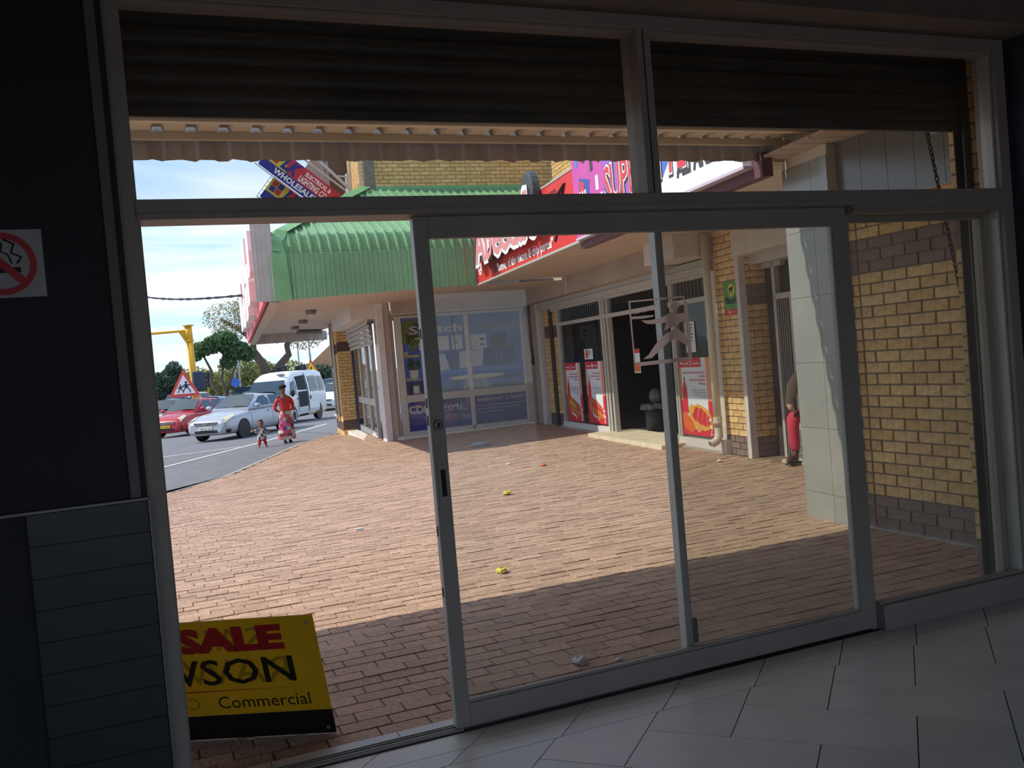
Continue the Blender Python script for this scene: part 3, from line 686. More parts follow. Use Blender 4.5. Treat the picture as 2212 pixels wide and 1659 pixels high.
brick_mass('brick', cs, 0, .6, -.35, 38, y=0, brown=(3, 4, 5, 28, 29, 30), M=FB.inverted() @ FS @ T(-5.53, -.44, 0) @ Matrix.Rotation(R(90), 4, 'Z'))
wv = thing('strip_window'); wv.parent = cs; wv.matrix_local = FB.inverted() @ FS @ T(-6.6, -.46, 0)
bx('frame', GREY, wv, -.75, -.7, -.03, .02, .3, 2.9); bx('frame', GREY, wv, -.05, 0, -.03, .02, .3, 2.9); bx('frame', GREY, wv, -.75, 0, -.03, .02, 1.5, 1.55); bx('sill', PLW, wv, -.8, .05, -.08, .02, .22, .3)
MB().box(-.7, -.05, -.01, -.005, .3, 2.9).build('pane', SHOPG, wv)
MB().box(-.95, -.82, -.02, -.01, .2, 2.35).build('poster_strip', mat('strip_green', (150, 186, 140), .5), wv)
MB().box(.08, .3, -.02, -.01, .1, 2.4).build('poster_strip', mat('strip_cream', (206, 180, 150), .5, noise=.4, ns=3), wv)
bx('downpipe', mat('blue_pipe', (58, 66, 92), .5), cs, -5.30, -5.22, -.1, -.03, -.3, 2.6, M=FB.inverted() @ FS)
# upper brick wall
bx('upper_core', MORT, cs, -1.75, 2.75, .02, .3, 4.9, 7.2, bev=0)
brick_mass('brick', cs, -1.75, 2.7, 5.17, 22, y=0)
bx('upper_core', MORT, cs, -3.4, -.0, .02, .25, 4.2, 7.2, bev=0, M=FB.inverted() @ FR((4.83, 19.32, 0), -96.886) @ T(0, 0, 0))
brick_mass('brick', cs, -3.4, 0, 4.3, 32, y=0, M=FB.inverted() @ FR((4.83, 19.32, 0), -96.886))
bx('verge_board', mat('verge_pale', (206, 196, 176), .7), cs, -3.46, -3.40, -.06, .2, 4.2, 7.2, M=FB.inverted() @ FR((4.83, 19.32, 0), -96.886) @ Matrix.Rotation(R(12), 4, 'Y'))
bx('rear_wall', MATS['brown_brick_far'], cs, -1.9, -1.2, 3.0, 7.0, 4.0, 7.2, bev=0)

# ------------------------------------------------------------------ green bullnose awning of the corner shop
GREEN = mat('green_sheet', (122, 162, 116), .5, .0, noise=.12, ns=2)
GREEN_F = mat('green_flashing', (122, 172, 116), .5, .0, noise=.18, ns=3)
aw = thing('green_awning', 'green ribbed bullnose awning wrapped round the corner shop', 'awning', FB)
YF, ZB = -3.25, 3.56
path = []                                                       # (y, z, ny, nz)
for i in range(4): path.append([YF, None, -1, 0, i/3])
rad = .42; sl = R(66)
for i in range(1, 25):
    a = sl*i/24; off = -.014 if (i % 2 == 0 and i < 24) else 0
    path.append([YF+rad-(rad+off)*math.cos(a), ZB+(rad+off)*math.sin(a), -math.cos(a), math.sin(a), 1])
ye, ze = path[-1][0], path[-1][1]; tl = math.tan(R(90)-sl)
for i in range(1, 4): t = i/3; path.append([ye+(0-ye)*t, ze+(0-ye)*t*tl, -math.cos(sl), math.sin(sl), 1])
def zpath(y):
    if y >= ye: return ze+(y-ye)*tl
    c = max(-1, min(1, (YF+rad-y)/rad)); return ZB+rad*math.sin(math.acos(c))
prof = []; u = -4.12
while u < 2.0:
    prof += [(u, 0), (u+.11, 0), (u+.125, .036), (u+.16, .036)]; u += .172
    prof.append((u-.001, 0))
hipy = lambda u: -3.25+(u+4.12)*3.25/2.37
valy = lambda u: -3.25+(u+.5)*3.25/2.6
rows = []
for P in path:
    row = []
    for (u, d) in prof:
        zh = 2.79+.026*(u+4.12)
        y, z = P[0], (zh+(ZB-zh)*P[4] if P[1] is None else P[1])
        if u > -.5 and y < valy(u): y = valy(u); z = zpath(y)
        if y > max(hipy(u), YF): y = max(hipy(u), YF); z = min(z, zpath(y)) if y > YF else min(z, ZB)
        row.append((u, y+P[2]*d, z+P[3]*d))
    rows.append(row)
sh_ = MB(); sh_.grid(rows); sh_.build('roof_sheet', GREEN, aw)
rv = MB()
for (u, d) in prof:
    if d and abs(((u-.125+4.12)/.172) % 1) < .02 or False: rv.ball((u+.017, YF-.04, 3.13+.02*(u+4.1)), .013, 4)
rv.build('rivets', GREEN_F, aw, kind='stuff')
hf = MB(); r1 = []
for i in range(13):
    t = i/12; u = -4.16+2.41*t; y = -3.25+3.25*t; z = zpath(max(y, YF)) if t > 0 else ZB
    r1.append([(u-.22, y-.02, z+.0), (u-.04, y-.05, z+.09), (u+.16, y-.06, z+.06)])
hf.grid(r1); hf.grid([[(-4.30, YF-.02, 2.78), (-4.16, YF-.06, 2.78), (-3.86, YF-.045, 2.79)], [(-4.30, YF-.02, ZB), (-4.16, YF-.06, ZB), (-3.90, YF-.045, ZB)], [(-4.26, YF+.03, ZB+.25), (-4.12, YF+.0, ZB+.28), (-3.94, YF+.03, ZB+.24)], [(-4.1, YF+.25, ZB+.38), (-4.0, YF+.2, ZB+.42), (-3.8, YF+.2, ZB+.38)]])
hf.build('hip_flashing', GREEN_F, aw)
rf = MB(); rr = [[(-1.8+.16*i, -.03-.20*((j+0)/2)-.01*math.sin(i*2.1+j), 5.20-.115*j*.9+.018*math.sin(i*1.7+j*2)) for i in range(25)] for j in range(3)]
rf.grid(rr); rf.grid([[(-1.8+.16*i, -.02, 5.20) for i in range(25)], [(-1.8+.16*i, -.012, 5.36) for i in range(25)]]); rf.build('wall_flashing', GREEN_F, aw)
so = MB()
SOF = mat('soffit_cream', (198, 180, 160), .5, var=.05, isl=True)
for k in range(62):                                             # soffit boards run across
    ya = -3.2+.23*k; yb = ya+.222; sk = lambda y: -4.10+max(0, y+3.25)*.057
    zs = 2.86-.0*k
    xr = 1.9 if ya < -.3 else (-1.62-.0*ya if ya < 5 else -1.2)
    so.add([(sk(ya), ya, zs), (xr, ya, zs), (xr, yb, zs), (sk(yb), yb, zs), (sk(ya), ya, zs+.02), (xr, ya, zs+.02), (xr, yb, zs+.02), (sk(yb), yb, zs+.02)], [(0, 1, 2, 3), (4, 5, 6, 7), (0, 1, 5, 4), (2, 3, 7, 6)])
so.build('soffit_boards', SOF, aw, kind='stuff')
fe = MB(); fp = rib_profile(-3.4, -1.0, pitch=.12, d=.02, flat=.06, top=.03)
fe.grid([[(x, 10.9-d, 2.56) for x, d in fp], [(x, 10.9-d, 2.86) for x, d in fp]]); fe.build('end_fascia', GALV, aw)
MB().add([(-4.24, YF, 2.74), (-4.06, YF, 2.74), (-3.28, 10.9, 2.56), (-3.46, 10.9, 2.56), (-4.24, YF, 2.86), (-4.06, YF, 2.86), (-3.28, 10.9, 2.86), (-3.46, 10.9, 2.86)], [(3, 2, 1, 0), (4, 5, 6, 7), (0, 1, 5, 4), (1, 2, 6, 5), (2, 3, 7, 6), (3, 0, 4, 7)]).build('edge_beam', mat('weathered_white', (196, 188, 178), .8, noise=.3, ns=7), aw)

# sign along the west edge of the awning
ws_ = thing('west_fascia_sign', 'pink red fascia sign with white raised letters on the awning edge, seen edge on', 'sign', FB @ T(-4.3, -3.3, 2.8))
ep = MB(); fp = rib_profile(-.16, .16, pitch=.08, d=.012, flat=.04, top=.02)
ep.grid([[(x, -d, -.02) for x, d in fp], [(x, -d, 1.50) for x, d in fp]]); ep.box(-.16, .18, .002, .02, -.02, 1.5); ep.build('end_panel', mat('panel_grey', (186, 178, 168), .6, noise=.12, ns=3), ws_)
MB().add([(-.05, .03, -.05), (.0, .03, -.05), (.78, 13.6, -.22), (.73, 13.6, -.22), (-.05, .03, 1.42), (.0, .03, 1.42), (.78, 13.6, 1.42), (.73, 13.6, 1.42)], [(3, 2, 1, 0), (4, 5, 6, 7), (0, 1, 5, 4), (1, 2, 6, 5), (2, 3, 7, 6), (3, 0, 4, 7)]).build('face', mat('sign_pink_red', (226, 98, 104), .5), ws_)
for i, (y0, y1, z0, z1, dd) in enumerate(((.35, 1.5, .55, 1.25, .16), (1.8, 3.2, .15, .85, .16), (3.0, 4.8, .75, 1.5, .16), (3.6, 5.6, .0, .6, .16), (5.2, 7.2, .7, 1.4, .16), (6.2, 8.6, .0, .6, .16), (9, 12.5, .1, 1.2, .16))):
    lt = MB(); f = lambda y: -.05+.0574*y
    pts = [(y0, z0), (y0+(y1-y0)*.3, z0-.06), (y1, z0), (y1+.1, (z0+z1)/2), (y1, z1), ((y0+y1)/2, z1+.07), (y0, z1), (y0-.1, (z0+z1)/2)]
    lt.add([(f(y)-dd, y, z) for y, z in pts]+[(f(y), y, z) for y, z in pts], [tuple(range(8)), tuple(range(15, 7, -1))]+[(k, k+8, (k+1) % 8+8, (k+1) % 8) for k in range(8)])
    lt.build('raised_letter', mat('letter_cream', (238, 226, 222), .5), ws_)

# bulkhead lamps under the soffit
for i, (x, y, a) in enumerate(((3.63, 20.2, 60), (4.04, 23.7, 60), (4.30, 26.6, 60))):
    lb = thing('bulkhead_lamp', ('nearest', 'middle', 'farthest')[i]+' of three grey oval bulkhead lamps under the green awning soffit', 'lamp', FR((x, y, 2.855), 83), group='bulkhead lamps under the awning')
    MB().lathe([(0, -.10), (.07, -.095), (.11, -.06), (.12, 0), (0, 0)], n=14).xf(Matrix.Diagonal((2.6, 1, 1, 1))).build('housing', mat('lamp_grey', (120, 114, 108), .5), lb)
    MB().lathe([(0, -.115), (.05, -.11), (.075, -.09), (0, -.085)], n=12).xf(Matrix.Diagonal((2.6, 1, 1, 1))).build('lens', mat('lamp_lens', (206, 204, 198), .3), lb)
tl_ = thing('tube_light', 'long grey tube light under the awning soffit near the brick pier', 'lamp', FR((4.75, 28.6, 2.855), 40))
MB().tube([(-.1, 0, -.06), (1.0, 0, -.06)], .07, 8).build('tube', MATS['lamp_grey'], tl_); bx('bracket', MATS['lamp_grey'], tl_, .1, .2, -.03, .03, -.03, 0)

# diagonal flag banners beside the corner shop
BANB = mat('banner_blue', (52, 60, 146), .7, trans=.3); BANR = mat('banner_red', (204, 62, 72), .7, trans=.3); BANY = mat('banner_yellow', (226, 206, 76), .7, trans=.3)
def banner(label, loc, ang, Ln, part):
    t = thing('flag_banner', label, 'banner', Matrix.Translation(loc) @ Matrix.Rotation(R(ang), 4, 'Y'), group='diagonal flag banners')
    Wd = .60
    MB().box(0, Ln, -.004, .004, 0, Wd*.36).build('cloth', BANB, t)
    MB().box(0, Ln, -.004, .004, Wd*.36, Wd).build('cloth', BANR, t)
    MB().prism([(.0, Wd*.36), (.62, Wd*.36), (.42, Wd), (.0, Wd)], 'y', -.006, -.0045).build('cloth_panel', BANY, t)
    for i, (a, b) in enumerate(((.06, Wd*.44), (.06+.15, Wd*.44), (.06, Wd*.44+.15), (.06+.15, Wd*.44+.15))):
        MB().box(a, a+.135, -.008, -.0065, b, b+.135).build('check', BANB if i in (0, 3) else BANR, t)
    text_mb('LK', .30, .42, Wd*.45, w=.46, bold=.05, shear=.3, d=.009).build('lettering', BANB, t)
    LW = mat('banner_letter', (226, 226, 224), .7)
    text_mb('WHOLESALERS', .13, .36, .05, w=1.28, bold=.03, d=.009).build('lettering', LW, t)
    text_mb('LIGHTING CO.', .14, .92, Wd*.42, w=.78, bold=.03, d=.009).build('lettering', LW, t)
    text_mb('ELECTRICAL &', .10, 1.0, Wd*.42+.19, w=.70, bold=.03, d=.009).build('lettering', LW, t)
    for z in (-.03, Wd+.16): MB().tube([(-.06, .02, z), (Ln+.4, .02, z)], .014 if z < 0 else .024, 6).build('pole', ALU_L, t)
    for x in (-.06, Ln+.06): MB().tube([(x, .02, -.03), (x, .02, Wd+.16)], .010, 6).build('cross_bar', ALU_L, t)
    for k in range(5): MB().tube([(-.05, .01, .05+.12*k), (.0, 0, .05+.12*k)], .005, 4).build('tie', RUB, t)
    return t
bnA = banner('longest diagonal banner in blue, yellow and red beside the green awning roof', (3.05, 22.0, 6.45), 39, 1.92, 0)
bnB = banner('diagonal banner hanging lowest left with checker squares, below the longest banner', (3.06, 22.3, 5.75), 39, 1.75, 0)
bnC = banner('diagonal banner of which only the lower corner shows under the canopy valance', (3.2, 23.0, 7.95), 39, 1.5, 0)
ba = thing('wall_bracket_arm', 'galvanised strut arm bracketed to the yellow brick upper wall', 'bracket', T(4.72, 20.4, 5.55))
MB().bar((0, -.06, 0), (-.62, -.06, .62), .07, .05).build('arm', ALU_L, ba); MB().box(-.02, .03, -.12, .06, -.12, .30).build('plate', ALU_L, ba); MB().bar((-.25, -.06, .25), (.0, -.06, .24), .05, .03).build('brace', ALU_L, ba)
# ================================================================== take-away front on the right of the court
ts = thing('takeaway_shop', 'beige take-away shop front with wide glass windows right of the court', 'building', FA)
bx('shutter_box', PLB, ts, -8.55, -.98, -.30, .05, 2.60, 3.16)
bx('shutter_box', PLW, ts, -.96, .0, -.62, .05, 2.62, 3.10)
bx('box_lid', mat('dark_cover', (84, 80, 78), .7), ts, -.94, -.02, -.60, .0, 3.10, 3.16)
bx('shutter_roll', GREY, ts, -8.0, .0, -.10, .04, 2.42, 2.60); bx('shutter_lip', GREY, ts, -8.0, .0, -.14, -.08, 2.46, 2.50)
tw = thing('shop_window'); tw.parent = ts
def tb(n, *b, m=GREY): return bx(n, m, tw, *b)
tb('head_rail', -7.4, 0, -.04, .05, 2.37, 2.43); tb('transom', -7.0, -.02, -.035, .05, 2.04, 2.11)
for a, b in ((-6.95, -6.84), (-4.42, -4.33), (-4.28, -4.20), (-4.10, -4.04), (-1.50, -1.44), (-1.42, -1.37)): tb('stile', a, b, -.04, .05, -.05, 2.40)
tb('stile', -.13, .02, -.05, .06, -.1, 2.62, m=PLW)
tb('sill', -6.95, -4.3, -.06, .06, -.06, .075, m=PLW); tb('sill', -1.44, -.03, -.06, .06, -.08, .09, m=PLW)
for a, b, z0, z1 in ((-6.84, -4.42, .075, 2.04), (-6.84, -4.42, 2.11, 2.37), (-4.2, -1.5, 2.11, 2.37), (-1.37, -.13, .09, 2.04), (-1.37, -.13, 2.11, 2.37)): MB().box(a, b, .004, .009, z0, z1).build('pane', SHOPG, tw)
for x0, x1 in ((-6.8, -4.5), (-1.33, -.15)):
    x = x0
    while x < x1: MB().tube([(x, .03, 2.11), (x, .03, 2.37)], .009, 4).build('burglar_bar', mat('bar_grey', (132, 128, 122), .5, .3), tw); x += .115
bx('doorstep', mat('doorstep_cream', (212, 196, 164), .8, noise=.15, ns=5), ts, -4.4, -1.25, -.45, .4, -.25, .005)
bx('apron', mat('apron_concrete', (178, 164, 148), .9, noise=.2, ns=6), ts, -7.0, -.05, -.12, .0, -.25, -.03)
# inside
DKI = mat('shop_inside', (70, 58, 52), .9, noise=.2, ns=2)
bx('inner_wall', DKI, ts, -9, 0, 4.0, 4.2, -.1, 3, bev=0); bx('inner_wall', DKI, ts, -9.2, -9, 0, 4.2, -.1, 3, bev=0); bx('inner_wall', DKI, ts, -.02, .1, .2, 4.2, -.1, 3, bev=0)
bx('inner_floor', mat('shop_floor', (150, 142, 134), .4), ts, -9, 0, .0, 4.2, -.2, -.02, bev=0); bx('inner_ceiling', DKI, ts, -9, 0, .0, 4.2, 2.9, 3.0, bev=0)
ct = thing('shop_counter', 'dark red topped counter inside the take-away behind the open door', 'counter', FA @ T(-3.9, 2.4, -.02))
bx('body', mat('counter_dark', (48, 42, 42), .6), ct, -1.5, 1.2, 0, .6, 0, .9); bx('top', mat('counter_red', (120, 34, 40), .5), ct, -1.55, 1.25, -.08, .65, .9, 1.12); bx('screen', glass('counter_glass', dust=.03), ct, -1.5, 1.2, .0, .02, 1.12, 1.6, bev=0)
mb_ = thing('menu_board', 'orange menu poster leaning inside the take-away doorway', 'poster', FA @ T(-2.35, 1.2, 0))
bx('frame', RUB, mb_, -.62, .5, .0, .05, 0, 1.15); bx('print', mat('menu_orange', (206, 138, 74), .5, noise=.35, ns=3), mb_, -.55, .43, -.004, 0, .12, 1.08, bev=0)
text_mb('Abeeda', .16, -.5, .42, w=.9, bold=.05, d=.006).build('lettering', mat('menu_white', (232, 228, 220), .5), mb_)
bx('band', mat('menu_red', (170, 44, 50), .5), mb_, .1, .43, -.005, -.001, .35, 1.08, bev=0)
bn = thing('waste_bin', 'black waste bin with a plastic liner in the take-away doorway', 'bin', FA @ T(-3.62, .55, -.02))
MB().lathe([(0, 0), (.17, 0), (.20, .5), (.19, .5), (.16, .03), (0, .03)], n=14).build('bin', mat('bin_black', (34, 34, 36), .5), bn, smooth=True)
li = MB(); rows = []
for j in range(4): rows.append([((.2+.02*j+.02*math.sin(k*2.3+j))*math.cos(2*math.pi*k/18), (.2+.02*j+.02*math.sin(k*2.3+j))*math.sin(2*math.pi*k/18), .5-.05*(j-1.2)**2*.6+.02*math.sin(k*3.1)) for k in range(18)])
li.grid(rows, closed=True); li.ball((.05, 0, .62), .13, 7, (1, .9, 1.1)); li.build('liner', mat('liner_clear', (120, 120, 122), .2, trans=.4), bn)
# brick pier left of the window
bx('pier_core', MORT, ts, -7.95, -6.97, .012, .3, -.2, 2.45, bev=0); brick_mass('brick', ts, -7.93, -7.0, -.04, 29, y=0, brown=(0, 1, 2, 22, 23, 24))
bx('post', mat('dark_post', (64, 60, 60), .5), ts, -7.42, -7.30, -.06, .0, -.1, 2.5); bx('post', PLW, ts, -8.22, -8.02, -.09, .1, -.1, 2.62); bx('plaster_column', PLB, ts, -8.7, -8.2, -.05, .2, -.1, 3.1)
# sunlit brick pier between the shops
pr_ = MB().box(.02, .72, -.044, .3, -.2, 3.1).build('brick_pier', MORT, M=FA); tag(pr_, 'sunlit yellow brick pier with brown base between the two shop fronts', 'pier')
brick_face(pr_, .03, .64, -.045, 36, y=-.055, brown=(0, 1, 2))
bx('edge_trim', PLW, pr_, .645, .735, -.10, .0, -.08, 3.05)
px_ = MB().box(0, .34, .006, .2, -.2, 3.1).build('pier_return', MORT, pr_, M=T(.728, -.05, 0) @ Matrix.Rotation(R(90), 4, 'Z'))
brick_face(pr_, 0, .0, 0, 0)
for c in range(36):
    for k in range(2):
        l = (.222, .1) if c % 2 else (.1, .222); x = .01+(l[0]+.012)*k
        inst('brick', brick_mesh(l[k], BB if c < 3 or 23 <= c < 26 else BY), pr_, T(.728, -.05+x, -.045+c*.085) @ Matrix.Rotation(R(90), 4, 'Z'))
dp = thing('downpipe', 'cream plastic downpipe with an elbow outlet beside the brick pier', 'pipe', FA @ T(.08, -.20, 0))
MB().tube([(0, 0, .24), (0, 0, 2.9)], .052, 12).build('pipe', mat('cream_pvc', (218, 208, 186), .4), dp, smooth=True)
MB().tube([(0, 0, .32), (0, 0, .2), (0, -.04, .14), (0, -.13, .10)], .056, 12, cap=False).build('elbow', MATS['cream_pvc'], dp, smooth=True)
for z in (1.55, .42): MB().lathe([(.052, -.04), (.06, -.04), (.06, .04), (.052, .04)], (0, 0, z), 12).build('collar', MATS['cream_pvc'], dp)
bx('foot_post', PLW, dp, -.06, .07, .05, .16, -.1, .14)
fs_ = thing('flash_sign', 'green sign with yellow disc, bull and the word flash on the brick pier', 'sign', FA @ T(.47, -.068, 1.87))
bx('plate', mat('flash_green', (92, 156, 82), .5), fs_, -.19, .19, -.012, 0, 0, .36, bev=0)
MB().lathe([(0, -.014), (.085, -.014), (.085, -.012)], (.02, 0, .245), 20, 'y').build('disc', mat('flash_yellow', (212, 208, 66), .5), fs_)
BK = mat('letter_black', (32, 32, 34), .5)
MB().prism([(-.03, .245), (-.035, .2), (-.022, .2), (-.018, .235), (.02, .235), (.024, .195), (.036, .195), (.04, .24), (.062, .255), (.075, .27), (.066, .285), (.056, .30), (.05, .285), (.036, .287), (.03, .282), (-.02, .278), (-.035, .268)], 'y', -.0165, -.0145).build('bull', BK, fs_)
text_mb('flash', .085, -.15, .075, w=.30, bold=.03, d=.0145).build('lettering', BK, fs_)
bx('band', mat('flash_red', (204, 78, 62), .5), fs_, -.19, .19, -.012, 0, -.075, 0, bev=0); MB().lathe([(0, -.0145), (.02, -.0145), (.02, -.012)], (-.05, 0, -.038), 10, 'y').build('dot', mat('sign_white', (226, 224, 222), .5), fs_)
text_mb('flash', .022, -.01, -.046, w=.1, d=.0145).build('lettering', MATS['sign_white'], fs_)

# combo posters in the take-away windows
def poster(label, u0, u1, z0, z1, title, num, lines, small, kind):
    t = thing('combo_poster', label, 'poster', FA @ T(-(u0+u1)/2, -.006, (z0+z1)/2), group='combo posters in the take-away windows')
    w, h = abs(u1-u0)/2, (z1-z0)/2
    P = lambda n, m, polys, l: [None for _ in [0]] and None or _pp(n, m, polys, l)
    def _pp(n, m, polys, l):
        q = MB()
        for p in polys: q.prism([(a*w, b*h) for a, b in p], 'y', -.0012*l, -.0012*l+.001)
        q.build(n, m, t)
    CR = mat('poster_red', (214, 46, 62), .45); CW = mat('poster_white', (228, 230, 234), .45); CO = mat('poster_peach', (232, 152, 112), .45); BUN = mat('poster_bun', (212, 108, 52), .5, noise=.25, ns=20); YEL = mat('poster_yellow', (232, 176, 70), .5, noise=.3, ns=30); LGR = mat('poster_lettuce', (186, 190, 84), .5)
    _pp('sheet', CW, [[(-1, -1), (1, -1), (1, 1), (-1, 1)]], 0)
    _pp('side_band', CO, [[(-1, -.1), (-.8, -.1), (-.8, 1), (-1, 1)], [(.72, -.1), (1, -.1), (1, 1), (.72, 1)]], 1)
    _pp('side_band', CR, [[(-1, -1), (-.8, -1), (-.8, -.1), (-1, -.1)], [(.72, -1), (1, -1), (1, -.1), (.72, -.1)]], 1)
    _pp('base', CR, [[(-1, -1), (1, -1), (1, -.62), (.8, -.5), (.4, -.78), (0, -.86), (-.4, -.78), (-1, -.40)]], 2)
    _pp('title_tab', CR, [[(-1, .76), (.45, .76), (.45, 1), (-1, 1)]], 2)
    _pp('bottle', CR, [[(-.8, -.4), (-.5, -.45), (-.52, .2), (-.58, .32), (-.62, .42), (-.66, .42), (-.72, .32), (-.78, .2)]], 3)
    _pp('cap', mat('cap_blue', (70, 60, 130), .5), [[(-.67, .42), (-.61, .42), (-.61, .5), (-.67, .5)]], 3)
    if kind == 'bun':
        _pp('bun', BUN, [[(-.85, -.2), (-.5, -.16), (0, -.26), (.5, -.42), (.85, -.62), (.9, -.8), (.4, -.84), (-.3, -.72), (-.8, -.56)]], 4)
        _pp('filling', CR, [[(-.75, -.36), (-.2, -.38), (.4, -.52), (.85, -.7), (.7, -.76), (.2, -.66), (-.4, -.54), (-.78, -.48)]], 5)
        _pp('chips', YEL, [[(-.7+.26*i, -.42-.06*i), (-.62+.26*i, -.36-.055*i), (-.54+.26*i, -.52-.05*i), (-.62+.26*i, -.56-.05*i)] for i in range(6)], 6)
        _pp('lettuce', LGR, [[(-.7, -.34), (-.5, -.26), (-.2, -.36), (0, -.42), (.3, -.56), (-.1, -.5), (-.5, -.42)]], 6) if num == '2' else None
    else:
        _pp('chips', YEL, [[(-.5, -.3), (-.3, -.2), (-.1, -.24), (.1, -.18), (.4, -.24), (.75, -.36), (.95, -.6), (.9, -.76), (.5, -.86), (0, -.84), (-.4, -.7)]], 4)
        _pp('vienna', CR, [[(-.3, -.5), (-.05, -.26), (.15, -.28), (-.05, -.66)], [(0, -.62), (.2, -.28), (.4, -.32), (.25, -.74)], [(.28, -.7), (.42, -.34), (.6, -.42), (.55, -.76)], [(.58, -.72), (.64, -.44), (.8, -.56), (.76, -.74)]], 5)
        _pp('rolls', mat('poster_orange', (226, 104, 46), .5), [[(-.9, -.45), (-.7, -.4), (-.3, -.62), (-.1, -.86), (-.4, -.95), (-.85, -.8)]], 5)
    _pp('seal', CO, [[(.1+.14*math.cos(a), -.84+.08*math.sin(a)) for a in [k*.6 for k in range(10)]]], 7)
    LR = mat('poster_letter_red', (206, 60, 72), .5); LK = mat('poster_letter_dark', (78, 78, 84), .5); LW = mat('poster_letter_white', (240, 236, 236), .5)
    def tx(s, hh, x, z, m, ww, al='LEFT'):
        text_mb(s, hh*h, x*w, z*h, w=ww*w, align=al, bold=.02, d=.010).build('lettering', m, t)
    tx(title, .065, -.8, .83, LW, .52); tx(num, .11, -.2, .815, LW, .13); tx('Combo', .065, -.02, .83, LW, .44)
    for i, (s, ww) in enumerate(lines): tx(s, .05, .66, .60-.095*i, LR, ww, 'RIGHT')
    for i, (s, ww) in enumerate(small): tx(s, .026, .66-ww, .16-.06*i, LK, ww)
    sc = MB(); sc.tube([(.78*w, -.012, -.55*h), (.86*w, -.012, -.6*h), (.8*w, -.012, -.7*h), (.9*w, -.012, -.78*h), (.82*w, -.012, -.95*h), (.95*w, -.012, -.93*h)], .012, 4); sc.tube([(.74*w, -.012, -.6*h), (.92*w, -.012, -.55*h)], .01, 4); sc.build('signature', LW, t)
poster('red and white poster with Gatsby 2 Combo, leftmost in the take-away window', 6.74, 5.78, .095, 1.267, 'Gatsby', '2', (('Full House Gatsby', 1.0), ('+ 2Litre Jive Cooldrink', 1.2), ('40 Pieces', .5)), (('Gatsby portion of hot chips', .95), ('with egg, vienna, russian', .95), ('served with lettuce, gatsby', .95), ('roll and a 2 litre', .6), ('cooldrink', .35)), 'bun')
poster('red and white poster with Gatsby 1 Combo, second from the left window edge', 5.50, 4.54, .105, 1.28, 'Gatsby', '1', (('Vienna Gatsby', .8), ('+ 2Litre Jive Cooldrink', 1.2), ('40 Pieces', .5)), (('Vienna portion served with hot', .95), ('chips, french fries and our', .95), ('sauce and a soft roll', .8), ('with a 2 litre jive cooldrink', .95)), 'bun')
poster('red and white poster with Parcel 2 Combo of vienna and chips, right of the door', 1.42, .39, .13, 1.26, 'Parcel', '2', (('Jumbo 8 Vienna & Chips Parcel', 1.34), ('+ 6 Rolls', .4), ('+ 2Litre Jive Cooldrink', 1.0), ('40 Pieces', .4)), (('8 Viennas, russians on a parcel', .8), ('of hot chips with our special', .8), ('sauce, 6 soft rolls + 2Litre', .8), ('Jive cooldrink', .4)), 'chips')
def card(label, u, z, w, h, m2, cat='notice'):
    t = thing('window_notice', label, cat, FA @ T(-u, -.004, z)); bx('sheet', mat('notice_white', (222, 222, 218), .5), t, -w/2, w/2, -.004, 0, 0, h, bev=0)
    return t
c1 = card('small white card with a round picture above the Gatsby posters', 5.25, 1.32, .46, .2, None)
MB().lathe([(0, -.006), (.085, -.006), (.085, -.004)], (-.09, 0, .1), 14, 'y').build('picture', mat('poster_bun', (212, 108, 52), .5), c1); bx('spoon', BK, c1, .04, .07, -.006, -.004, .08, .17, bev=0)
c2 = card('white printed sheet taped on the window above the Parcel poster', .93, 1.34, .30, .44, None)
for i in range(6): bx('print_line', BK, c2, -.1, .1-.02*(i % 3), -.006, -.004, .39-.045*i, .405-.045*i, bev=0)
c3 = card('small red and white flyer hanging in the take-away doorway', 2.95, 1.05, .26, .40, None); bx('picture', mat('poster_bun', (212, 108, 52), .5), c3, -.12, .12, -.006, -.004, .02, .15, bev=0); bx('band', mat('poster_red', (214, 46, 62), .45), c3, -.13, .13, -.006, -.004, .33, .4, bev=0)

# recessed entrance beyond the pier
re = thing('side_shop', 'neighbouring shop front with plaster shutter box and grey steel door', 'building', FA @ T(.73, .26, 0))
bx('shutter_box', PLW, re, -.02, 3.2, -.42, .1, 2.52, 3.06); bx('shutter_lip', GREY, re, .0, 3.2, -.2, .05, 2.40, 2.52)
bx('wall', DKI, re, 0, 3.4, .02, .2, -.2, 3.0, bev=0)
bx('lamp_box', GREY, re, .06, .5, -.06, .02, 2.34, 2.42)
bx('frame', GREY, re, .28, .34, -.06, .03, -.05, 2.40); bx('frame', GREY, re, .62, .67, -.05, .03, -.05, 1.95); bx('transom', GREY, re, .3, 2.2, -.06, .02, 1.93, 2.0)
for i in range(5): bx('grille_bar', mat('grille_brown', (120, 112, 106), .5), re, .36+.05*i, .385+.05*i, -.05, -.01, -.05, 1.93, bev=0)
bx('door_leaf', mat('grey_door', (112, 112, 106), .5), re, .67, 1.55, -.03, .02, -.04, 1.93); bx('door_panel', mat('grey_door_in', (98, 98, 92), .5), re, .76, 1.46, -.036, -.03, .25, 1.78, bev=0)
bx('fanlight', SHOPG, re, .36, 2.2, .0, .006, 2.0, 2.38, bev=0); bx('step', MATS['doorstep_cream'], re, .6, 2.4, -.3, .1, -.2, -.02)
nb = thing('window_notice', 'grey notice with capital letters on the steel door behind the seated person', 'notice', FA @ T(1.70, .225, 1.28)); bx('sheet', mat('notice_grey', (150, 148, 142), .6), nb, -.12, .2, -.004, 0, -.1, .16, bev=0)
text_mb('CHIN', .05, -.09, .06, w=.2, bold=.02, d=.006).build('lettering', BK, nb); text_mb('AV', .05, -.09, -.04, w=.1, bold=.02, d=.006).build('lettering', BK, nb)
